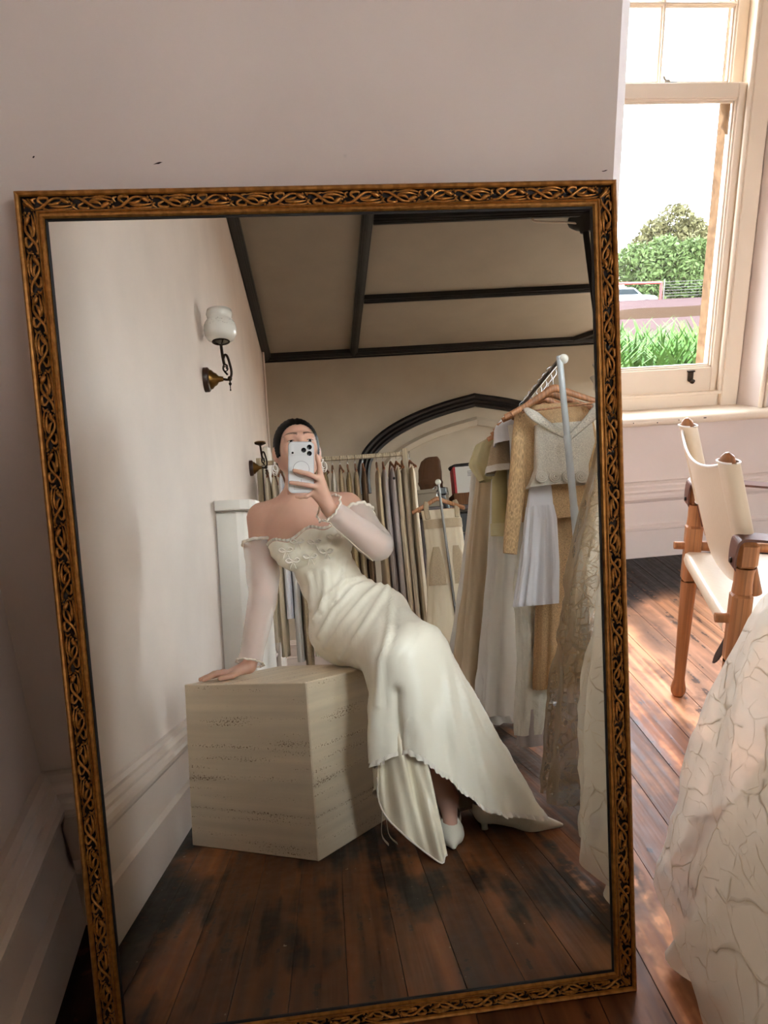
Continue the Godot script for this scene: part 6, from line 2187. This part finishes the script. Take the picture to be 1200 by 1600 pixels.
func build_back_rack() -> void:
	var z := 5.1
	var H := 1.92
	var rk := thing("wooden_rack", "cream wooden clothes rack across the back of the room", "clothes rack", Vector3(0.67, 0, z))
	for s in [-1.0, 1.0]:
		part("post", box_mesh(Vector3(0.045, H + 0.05, 0.045), 0.003), mats["rail_cream"], rk, Transform3D(Basis.IDENTITY, Vector3(s * 0.625, (H + 0.05) / 2, 0)))
		part("foot", box_mesh(Vector3(0.05, 0.045, 0.5), 0.003), mats["rail_cream"], rk, Transform3D(Basis.IDENTITY, Vector3(s * 0.625, 0.0225, 0)))
	part("rail", box_mesh(Vector3(1.24, 0.036, 0.03), 0.004), mats["rail_cream"], rk, Transform3D(Basis.IDENTITY, Vector3(0, H + 0.005, 0)))
	hanger_slim = make_hanger("brown_hanger", "brown wooden hanger on the back rack, behind the woman's shoulder", "hanger_dark", 0.20, "brown hangers on the back rack")
	hanger_slim.position = Vector3(0.10, H + 0.006, z)
	hanger_slim.rotation.y = PI / 2
	var G := "garments on the wooden back rack"
	# [x, name, label, material, category, top half, bottom half, bottom y, folds]
	var list := [
		[0.11, "long_cardigan", "long cream knit cardigan at the wall end of the back rack", "cream_knit", "cardigan", 0.035, 0.05, 0.42],
		[0.165, "long_dress", "pale cream column dress next to the wall end of the back rack", "crepe_cream", "dress", 0.03, 0.05, 0.30],
		[0.225, "white_blouse", "white blouse with sloping shoulders seen beside the woman's neck", "cotton_white", "blouse", 0.035, 0.055, 0.60],
		[0.29, "white_dress", "plain white dress seen under the woman's straight arm", "tulle_white", "dress", 0.03, 0.055, 0.25],
		[0.36, "textured_dress", "beige textured lace dress seen between the arm and the waist", "lace_beige", "dress", 0.035, 0.065, 0.20],
		[0.44, "ivory_dress", "ivory satin dress hanging next to the beige textured one", "satin_pearl", "dress", 0.03, 0.05, 0.28],
		[0.52, "ivory_slip", "ivory slip hanging behind the woman's head", "silk_champagne", "slip", 0.03, 0.045, 0.5],
		[0.60, "gold_lace_dress", "gold lace dress right beside the woman's ear", "lace_gold", "dress", 0.035, 0.05, 0.4],
		[0.665, "ruffled_top", "ruffled ivory lace top on the back rack", "lace_ivory", "top", 0.04, 0.055, 0.8],
		[0.73, "cream_lace_dress", "cream lace dress with sloping shoulders on the back rack", "lace_beige", "dress", 0.035, 0.05, 0.4],
		[0.795, "gathered_gold_dress", "gathered dull gold dress on the back rack", "lace_gold", "dress", 0.035, 0.06, 0.35],
		[0.86, "beaded_beige_dress", "beaded beige dress left of the dark lace one", "lace_beige", "dress", 0.03, 0.05, 0.4],
		[0.925, "dark_lace_dress", "dark bronze lace dress half hidden by the bent elbow", "bronze_lace", "dress", 0.03, 0.05, 0.55],
		[1.045, "champagne_slip", "champagne silk slip hanging free on the back rack", "silk_champagne", "slip", 0.022, 0.045, 0.75],
		[1.10, "lilac_dress", "greyish lilac dress beside the champagne slip", "crepe_lilac", "dress", 0.03, 0.055, 0.40],
		[1.165, "buttoned_dress", "pale grey dress with a dark button at the neck", "crepe_lilac", "dress", 0.03, 0.055, 0.36],
		[1.215, "tied_gown", "cream gown with tied straps near the end post", "crepe_cream", "gown", 0.03, 0.055, 0.30],
		[1.265, "stone_gown", "stone-coloured pleated gown at the end post of the back rack", "crepe_stone", "gown", 0.03, 0.06, 0.25],
		[1.335, "outer_gown", "long cream gown hung outside the end post of the back rack", "crepe_cream", "gown", 0.03, 0.06, 0.22]]
	var first := true
	for q in list:
		var x: float = q[0]
		if not first:
			var lab := "brown wooden hanger on the back rack, one of the close row above the dresses"
			copy_of(hanger_slim, Vector3(x, H + 0.006, z), PI / 2 + rng.randf_range(-0.12, 0.12), lab, "brown hangers on the back rack")
		first = false
		var yt := H - 0.135
		var t := thing(q[1], q[2], q[4], Vector3(x, 0, z), 0.0, G)
		var yb: float = q[7]
		var w0: float = min(q[5], 0.027)
		var w1: float = min(q[6], 0.030)
		var mid := lerpf(yt, yb, 0.35)
		part("garment_body", cloth_mesh([[yt, 0, 0, 0.012, 0.15, 0.0], [yt - 0.06, 0, 0, w0 * 0.8, 0.18, 0.003], [mid, 0, 0, w0, 0.15, 0.004], [lerpf(yt, yb, 0.6), 0, 0, w0 * 1.05, 0.18, 0.006], [yb, 0, 0, w1, 0.20, 0.008]], 26, 60, 8, int(x * 100), 0.8, Vector2(3, 4)), mats[q[3]], t)
		straps(t, q[3], [[0.0, 0.0]], yt + 0.02, yt - 0.02, -0.12)
		if q[1] == "buttoned_dress":
			var st := new_st()
			ball(st, Vector3(0.0, yt - 0.10, -0.186), Vector3(0.012, 0.012, 0.006), 8, 5)
			part("button", done(st), mats["black_plastic"], t)
	hanger_slim.position.x = 0.11
	hanger_slim.set_meta("label", "brown wooden hanger on the back rack, one of the close row above the dresses")

func build_back_corner() -> void:
	# single stand with a lace-panelled dress
	var sd := thing("dress_stand", "single chrome pole stand in front of the boxes, with a white ball top", "stand", Vector3(1.40, 0, 3.93))
	part("pole", tube_mesh([Vector3(0.02, 0.03, 0), Vector3(-0.035, 1.45, 0)], 0.009, 0, 10), mats["steel_grey"], sd)
	var st := new_st()
	ball(st, Vector3(-0.035, 1.468, 0), Vector3.ONE * 0.021, 12, 8)
	part("ball_top", done(st), mats["white_gloss"], sd)
	part("arm", tube_mesh([Vector3(-0.034, 1.435, 0), Vector3(-0.034, 1.435, 0.14)], 0.009, 0, 8), mats["chrome"], sd)
	st = new_st()
	lathe(st, [Vector2(0.001, 0.0), Vector2(0.15, 0.0), Vector2(0.15, 0.012), Vector2(0.03, 0.03), Vector2(0.013, 0.06)], 28, Transform3D(Basis.IDENTITY, Vector3(0.02, 0, 0)))
	part("base", done(st), mats["iron"], sd)
	copy_of(hanger_proto, Vector3(1.366, 1.436, 4.03), 0.0, "pale wooden hanger holding the lace-panelled dress on the chrome stand")
	copy_of(hanger_proto, Vector3(1.366, 1.440, 4.055), 0.35, "empty pale wooden hanger turned askew on the chrome stand")
	var t := thing("panelled_dress", "ivory dress with embroidered lace panels on the chrome stand", "dress", Vector3(1.385, 0, 4.03))
	part("dress_body", cloth_mesh([[1.285, -0.01, 0, 0.135, 0.022, 0.0], [1.18, 0, 0, 0.135, 0.05, 0.004], [1.0, 0.0, 0, 0.135, 0.06, 0.006], [0.76, 0.0, 0, 0.15, 0.075, 0.008], [0.35, -0.03, 0, 0.165, 0.09, 0.014], [0.07, -0.03, 0, 0.185, 0.10, 0.018]], 40, 80, 9, 85), mats["crepe_cream"], t)
	for s in [-1.0, 1.0]:
		st = new_st()
		tube(st, spline([Vector3(s * 0.10, 1.345, 0), Vector3(s * 0.11, 1.30, -0.02), Vector3(s * 0.105, 1.22, -0.035)], 8), 0.018, 8, true, 0.3, Vector3.BACK)
		part("strap", done(st), mats["lace_beige"], t)
		part("lace_panel", cloth_mesh([[1.02, s * 0.07, -0.048, 0.022, 0.016, 0.0], [0.9, s * 0.075, -0.056, 0.05, 0.016, 0.002], [0.755, s * 0.085, -0.065, 0.060, 0.016, 0.002]], 14, 40, 6, 86, 0.7, Vector2(2, 2)), mats["lace_beige"], t)
	part("lace_neckband", cloth_mesh([[1.215, 0, 0, 0.138, 0.054, 0.004], [1.15, 0, 0, 0.139, 0.058, 0.004]], 4, 60, 9, 87, 0.8, Vector2(6, 1)), mats["lace_beige"], t)
	# old trestle table against the back with boxes
	var tb := thing("dark_table", "dark wooden side table loaded with boxes below the arch", "table", Vector3(2.05, 0, 5.75))
	part("table_top", box_mesh(Vector3(1.15, 0.045, 0.55), 0.005), mats["dark_wood"], tb, Transform3D(Basis.IDENTITY, Vector3(0, 1.47, 0)))
	for x in [-0.52, 0.52]:
		for z in [-0.22, 0.22]:
			part("leg", box_mesh(Vector3(0.06, 1.45, 0.06), 0.004), mats["dark_wood"], tb, Transform3D(Basis.IDENTITY, Vector3(x, 0.725, z)))
	var top := 1.4925
	var bx := thing("white_box", "white carton with a red edge and grey print on the dark table", "box", Vector3(1.93, top + 0.115, 5.66), 0.06)
	part("carton", box_mesh(Vector3(0.26, 0.25, 0.24), 0.003), mats["paper_white"], bx, Transform3D(Basis.IDENTITY, Vector3(0, 0.125, 0)))
	part("red_edge", box_mesh(Vector3(0.022, 0.252, 0.242), 0.002), mats["red_print"], bx, Transform3D(Basis.IDENTITY, Vector3(-0.121, 0.125, 0)))
	st = new_st()
	for i in 4:
		box(st, Vector3(0.045, 0.16 + i * 0.014, -0.1203), Vector3(0.09, 0.005, 0.001))
	part("grey_print", done(st), mats["grey_print"], bx)
	var cb := thing("cardboard_box", "brown cardboard box under the white carton", "box", Vector3(1.93, top, 5.66), 0.0)
	part("carton", box_mesh(Vector3(0.32, 0.113, 0.30), 0.003, Vector3(0, 0.0565, 0)), mats["cardboard"], cb)
	part("tape", box_mesh(Vector3(0.05, 0.002, 0.302), 0.0, Vector3(0, 0.1135, 0)), mats["hat_brown"], cb)
	var fo := thing("black_folder", "black folded garment lying on top of the white carton", "garment", Vector3(1.93, top + 0.366, 5.66), 0.1)
	part("folded_cloth", cloth_mesh([[0.0, 0, 0, 0.15, 0.12, 0.006], [0.02, 0, 0, 0.155, 0.125, 0.010], [0.035, 0, 0, 0.12, 0.10, 0.008], [0.038, 0, 0, 0.01, 0.01, 0.0]], 8, 50, 7, 88, 0.6), mats["case_black"], fo)
	var ht := thing("brown_bag", "brown soft bag slumped beside the white carton", "bag", Vector3(1.585, top + 0.17, 5.62), 0.2)
	part("bag_body", cloth_mesh([[0.0, 0.01, 0, 0.105, 0.10, 0.010], [0.10, 0.0, 0, 0.105, 0.095, 0.014], [0.20, 0.005, 0, 0.098, 0.085, 0.016], [0.28, 0.02, 0, 0.085, 0.07, 0.012], [0.312, 0.03, 0, 0.058, 0.05, 0.006], [0.318, 0.03, 0, 0.003, 0.003, 0.0]], 24, 50, 5, 89, 0.8), mats["hat_brown"], ht)
	part("rolled_rim", cloth_mesh([[0.05, 0, 0, 0.108, 0.102, 0.008], [0.075, 0, 0, 0.116, 0.110, 0.008], [0.10, 0, 0, 0.104, 0.098, 0.008]], 6, 50, 5, 89, 0.8), mats["hat_brown"], ht)
	var gb := thing("grey_box", "dull grey linen box under the brown bag", "box", Vector3(1.585, top, 5.62), 0.2)
	part("box_base", box_mesh(Vector3(0.30, 0.13, 0.26), 0.005, Vector3(0, 0.065, 0)), mats["box_grey"], gb)
	part("lid", box_mesh(Vector3(0.31, 0.04, 0.27), 0.005, Vector3(0, 0.149, 0)), mats["box_grey"], gb)
	# black flight case below and the folded black stand in front of it
	var cs := thing("black_case", "black textured case standing below the table edge", "case", Vector3(1.98, 0, 5.34), 0.05)
	part("shell", box_mesh(Vector3(0.50, 1.40, 0.22), 0.02, Vector3(0, 0.70, 0)), mats["case_black"], cs)
	for yy in [1.05, 1.3]:
		part("latch", box_mesh(Vector3(0.05, 0.03, 0.012), 0.003, Vector3(-0.12, yy, -0.115)), mats["chrome"], cs)
	part("handle", tube_mesh([Vector3(-0.2, 1.22, -0.11), Vector3(-0.2, 1.21, -0.15), Vector3(-0.1, 1.21, -0.15), Vector3(-0.1, 1.22, -0.11)], 0.008, 16, 8), mats["chrome"], cs)
	var xs := thing("folding_stand", "black folding cross-legged stand leaning behind the ivory dress", "stand", Vector3(1.53, 0, 4.35), 0.0)
	part("strut", tube_mesh([Vector3(-0.085, 1.48, 0), Vector3(0.23, 0.35, 0.0), Vector3(0.33, 0.02, 0)], 0.020, 8, 8), mats["black_plastic"], xs)
	part("strut", tube_mesh([Vector3(0.21, 1.40, 0.05), Vector3(0.0, 0.7, 0.05), Vector3(-0.22, 0.02, 0.05)], 0.016, 8, 8), mats["black_plastic"], xs)
	part("clamp", box_mesh(Vector3(0.07, 0.06, 0.07), 0.01, Vector3(-0.075, 1.46, 0.0)), mats["black_plastic"], xs)
	part("foot_bar", tube_mesh([Vector3(-0.22, 0.015, 0.0), Vector3(0.33, 0.015, 0.0)], 0.014, 0, 8), mats["black_plastic"], xs)
	var hp := thing("black_hoop", "black hoop standing on the floor beside the ivory dress", "hoop", Vector3(1.60, 0.0, 4.12), 0.4)
	st = new_st()
	var ring := PackedVector3Array()
	for j in 33:
		var a := TAU * j / 32
		ring.append(Vector3(cos(a) * 0.19, 0.205 + sin(a) * 0.19, 0.0))
	tube(st, ring, 0.015, 8, false)
	part("rim", done(st), mats["black_plastic"], hp)
	for k in 3:
		var a := PI * k / 3 + 0.3
		part("spoke", tube_mesh([Vector3(cos(a) * 0.19, 0.205 + sin(a) * 0.19, 0), Vector3(-cos(a) * 0.19, 0.205 - sin(a) * 0.19, 0)], 0.005, 0, 6), mats["black_plastic"], hp)

func build_sconce(label: String, z: float, y: float, shade: bool) -> void:
	var t := thing("wall_sconce", label, "wall lamp", Vector3(0.0, y, z), 0.0, "brass wall lamps on the left wall")
	# back plate and rosette; x out of the wall
	var ox := Transform3D(Basis(Vector3.BACK, -PI / 2), Vector3.ZERO)
	part("wood_pattress", lathe_mesh([Vector2(0.062, 0.0), Vector2(0.062, 0.022), Vector2(0.052, 0.030), Vector2(0.001, 0.030)], 24, ox), mats["dark_wood"], t)
	part("brass_rose", lathe_mesh([Vector2(0.050, 0.028), Vector2(0.048, 0.040), Vector2(0.036, 0.050), Vector2(0.030, 0.062), Vector2(0.016, 0.072), Vector2(0.012, 0.095), Vector2(0.001, 0.096)], 20, ox), mats["brass"], t)
	var st := new_st()
	tube(st, spline([Vector3(0.09, 0, 0), Vector3(0.125, -0.004, 0), Vector3(0.138, 0.03, 0), Vector3(0.130, 0.085, 0), Vector3(0.120, 0.12, 0), Vector3(0.108, 0.125, 0), Vector3(0.100, 0.10, 0)], 24), 0.0065, 8)
	tube(st, spline([Vector3(0.118, 0.02, 0), Vector3(0.098, 0.05, 0), Vector3(0.104, 0.075, 0), Vector3(0.118, 0.068, 0), Vector3(0.114, 0.052, 0)], 14), 0.005, 6)
	ball(st, Vector3(0.128, 0.0, 0), Vector3(0.012, 0.014, 0.012), 10, 6)
	ball(st, Vector3(0.128, -0.028, 0), Vector3(0.008, 0.009, 0.008), 10, 6)
	tube(st, PackedVector3Array([Vector3(0.128, -0.012, 0), Vector3(0.128, -0.058, 0)]), [0.004, 0.002], 6)
	ball(st, Vector3(0.128, -0.06, 0), Vector3(0.004, 0.006, 0.004), 8, 5)
	part("scroll_arm", done(st), mats["bronze"], t)
	st = new_st()
	tube(st, spline([Vector3(0.104, 0.075, 0), Vector3(0.098, 0.12, 0), Vector3(0.094, 0.175, 0)], 10), 0.0075, 8)
	var ring := PackedVector3Array()
	for j in 25:
		var a := TAU * j / 24
		ring.append(Vector3(0.094 + cos(a) * 0.042, 0.196, sin(a) * 0.042))
	tube(st, ring, 0.0038, 6, false)
	for k in 4:
		var a := TAU * k / 4 + 0.4
		tube(st, PackedVector3Array([Vector3(0.094, 0.176, 0), Vector3(0.094 + cos(a) * 0.042, 0.196, sin(a) * 0.042)]), 0.003, 6)
	part("gallery", done(st), mats["bronze"], t)
	# tap key
	st = new_st()
	ring = PackedVector3Array()
	for j in 17:
		var a := TAU * j / 16
		ring.append(Vector3(0.112 + cos(a) * 0.012, 0.045 + sin(a) * 0.012, -0.02))
	tube(st, ring, 0.0028, 6, false)
	tube(st, PackedVector3Array([Vector3(0.118, 0.045, -0.02), Vector3(0.118, 0.045, 0.0)]), 0.003, 6)
	part("tap_key", done(st), mats["bronze"], t)
	if shade:
		var xf := Transform3D(Basis.IDENTITY, Vector3(0.094, 0.198, 0))
		var sh := part("glass_shade", lathe_mesh([Vector2(0.040, 0.0), Vector2(0.066, 0.012), Vector2(0.080, 0.035), Vector2(0.083, 0.060), Vector2(0.080, 0.085), Vector2(0.068, 0.108), Vector2(0.060, 0.118), Vector2(0.064, 0.130), Vector2(0.067, 0.145), Vector2(0.062, 0.165), Vector2(0.058, 0.163), Vector2(0.063, 0.145), Vector2(0.056, 0.118), Vector2(0.075, 0.085), Vector2(0.078, 0.06), Vector2(0.062, 0.016), Vector2(0.037, 0.003)], 36, xf), mats["opal_glass"], t)
		# etched band of dots
		st = new_st()
		rng.seed = 5
		for i in 130:
			var a := rng.randf() * TAU
			var yy := rng.randf_range(0.068, 0.098)
			var r := lerpf(0.0826, 0.0745, clampf((yy - 0.065) / 0.035, 0, 1))
			var c := xf * Vector3(cos(a) * r, yy, sin(a) * r)
			ball(st, c, Vector3.ONE * rng.randf_range(0.0012, 0.0024), 5, 3)
		part("etched_band", done(st), mats["opal_etched"], sh)
	else:
		part("bobeche", lathe_mesh([Vector2(0.001, 0.192), Vector2(0.030, 0.190), Vector2(0.044, 0.198), Vector2(0.046, 0.206), Vector2(0.001, 0.208)], 24, Transform3D(Basis.IDENTITY, Vector3(0.094, 0, 0))), mats["brass"], t)

func build_fittings() -> void:
	build_sconce("brass wall lamp with a white opal glass shade", 2.62, 1.865, true)
	build_sconce("brass wall lamp without a shade, beyond the white ledge", 4.72, 1.815, false)
	# white curved chimney piece against the left wall
	var t := thing("curved_mantel", "white plastered mantel with a rounded end and thick ledge", "mantel", Vector3(0.003, 0, 2.74))
	var body := PackedVector2Array([Vector2(0.0, 0.0), Vector2(0.10, 0.004), Vector2(0.135, 0.018), Vector2(0.155, 0.045), Vector2(0.165, 0.09), Vector2(0.168, 0.15), Vector2(0.168, 1.15), Vector2(0.155, 1.24), Vector2(0.10, 1.28), Vector2(0.0, 1.285)])
	var slabp := PackedVector2Array([Vector2(0.0, -0.045), Vector2(0.125, -0.040), Vector2(0.172, -0.020), Vector2(0.200, 0.020), Vector2(0.214, 0.08), Vector2(0.219, 0.15), Vector2(0.219, 1.15), Vector2(0.185, 1.26), Vector2(0.11, 1.31), Vector2(0.0, 1.315)])
	var up := Basis(Vector3.RIGHT, Vector3.BACK, Vector3.DOWN)
	var st := new_st()
	prism(st, body, -1.195, 0.0, Transform3D(up, Vector3.ZERO))
	part("plaster_body", done(st), mats["white_plaster"], t)
	st = new_st()
	prism(st, slabp, -1.255, -1.205, Transform3D(up, Vector3.ZERO))
	part("ledge", done(st), mats["white_plaster"], t)
	st = new_st()
	prism(st, body, -1.206, -1.194, Transform3D(Basis(Vector3.RIGHT * 0.93, Vector3.BACK, Vector3.DOWN), Vector3(0, 0, 0.012)))
	part("bed_mould", done(st), mats["white_plaster"], t)
	# white board leaning in the corner beyond the second lamp
	var bd := thing("white_board", "narrow white board standing behind the shadeless lamp", "board", Vector3(0.055, 0, 6.0), 0.0)
	part("panel", box_mesh(Vector3(0.07, 2.25, 0.30), 0.02, Vector3(0, 1.125, 0)), mats["white_plaster"], bd)
	part("knob", lathe_mesh([Vector2(0.001, 0.0), Vector2(0.016, 0.004), Vector2(0.018, 0.012), Vector2(0.001, 0.02)], 12, Transform3D(Basis(Vector3.RIGHT, -PI / 2), Vector3(0, 1.98, -0.15))), mats["bronze"], bd)
	# pendant gas lamp hanging on a long rod
	var pd := thing("pendant_lamp", "dark iron pendant lamp hanging on a long rod from the ceiling", "lamp", Vector3(2.84, 0, 4.36))
	var top := ROOM_H - 0.05
	part("ceiling_rose", lathe_mesh([Vector2(0.02, top - 0.11), Vector2(0.045, top - 0.10), Vector2(0.05, top - 0.07), Vector2(0.09, top - 0.05), Vector2(0.13, top - 0.015), Vector2(0.135, top), Vector2(0.13, top + 0.02)], 18), mats["iron"], pd)
	part("rod", tube_mesh([Vector3(0, top - 0.1, 0), Vector3(0, 2.05, 0)], 0.026, 0, 10), mats["iron"], pd)
	part("hub", lathe_mesh([Vector2(0.001, 1.90), Vector2(0.02, 1.92), Vector2(0.05, 1.98), Vector2(0.06, 2.04), Vector2(0.035, 2.10), Vector2(0.026, 2.14)], 16), mats["bronze"], pd)
	for k in 2:
		var a := PI * k + PI * 1.4
		var d := Vector3(cos(a), 0, sin(a))
		st = new_st()
		tube(st, spline([Vector3(0, 2.02, 0), d * 0.09 + Vector3(0, 1.98, 0), d * 0.17 + Vector3(0, 2.05, 0), d * 0.18 + Vector3(0, 2.16, 0)], 14), 0.013, 8)
		tube(st, spline([d * 0.10 + Vector3(0, 2.0, 0), d * 0.07 + Vector3(0, 2.08, 0), d * 0.11 + Vector3(0, 2.14, 0), d * 0.14 + Vector3(0, 2.09, 0)], 10), 0.010, 6)
		for q in 4:
			var c := d * (0.10 + q * 0.025) + Vector3(0, 2.06 + (q % 2) * 0.08, 0)
			tri(st, c, c + d.cross(Vector3.UP) * 0.05 + Vector3(0, 0.03, 0), c + Vector3(0, 0.08, 0))
			tri(st, c, c + Vector3(0, 0.08, 0), c - d.cross(Vector3.UP) * 0.05 + Vector3(0, 0.03, 0))
		var ar := part("arm", done(st), mats["bronze"], pd)
		part("glass_shade", lathe_mesh([Vector2(0.035, 0.0), Vector2(0.065, 0.03), Vector2(0.08, 0.07), Vector2(0.075, 0.12), Vector2(0.095, 0.17), Vector2(0.090, 0.17), Vector2(0.07, 0.12), Vector2(0.074, 0.07), Vector2(0.03, 0.004)], 22, Transform3D(Basis.IDENTITY, d * 0.18 + Vector3(0, 2.17, 0))), mats["opal_glass"], ar)
	part("cable", tube_mesh([Vector3(-0.44, top + 0.01, -0.10), Vector3(-0.46, top - 0.03, -0.09), Vector3(-0.40, top - 0.045, -0.08), Vector3(-0.2, top - 0.045, -0.06), Vector3(-0.05, top - 0.04, -0.02)], 0.009, 24, 6), mats["cord"], pd)
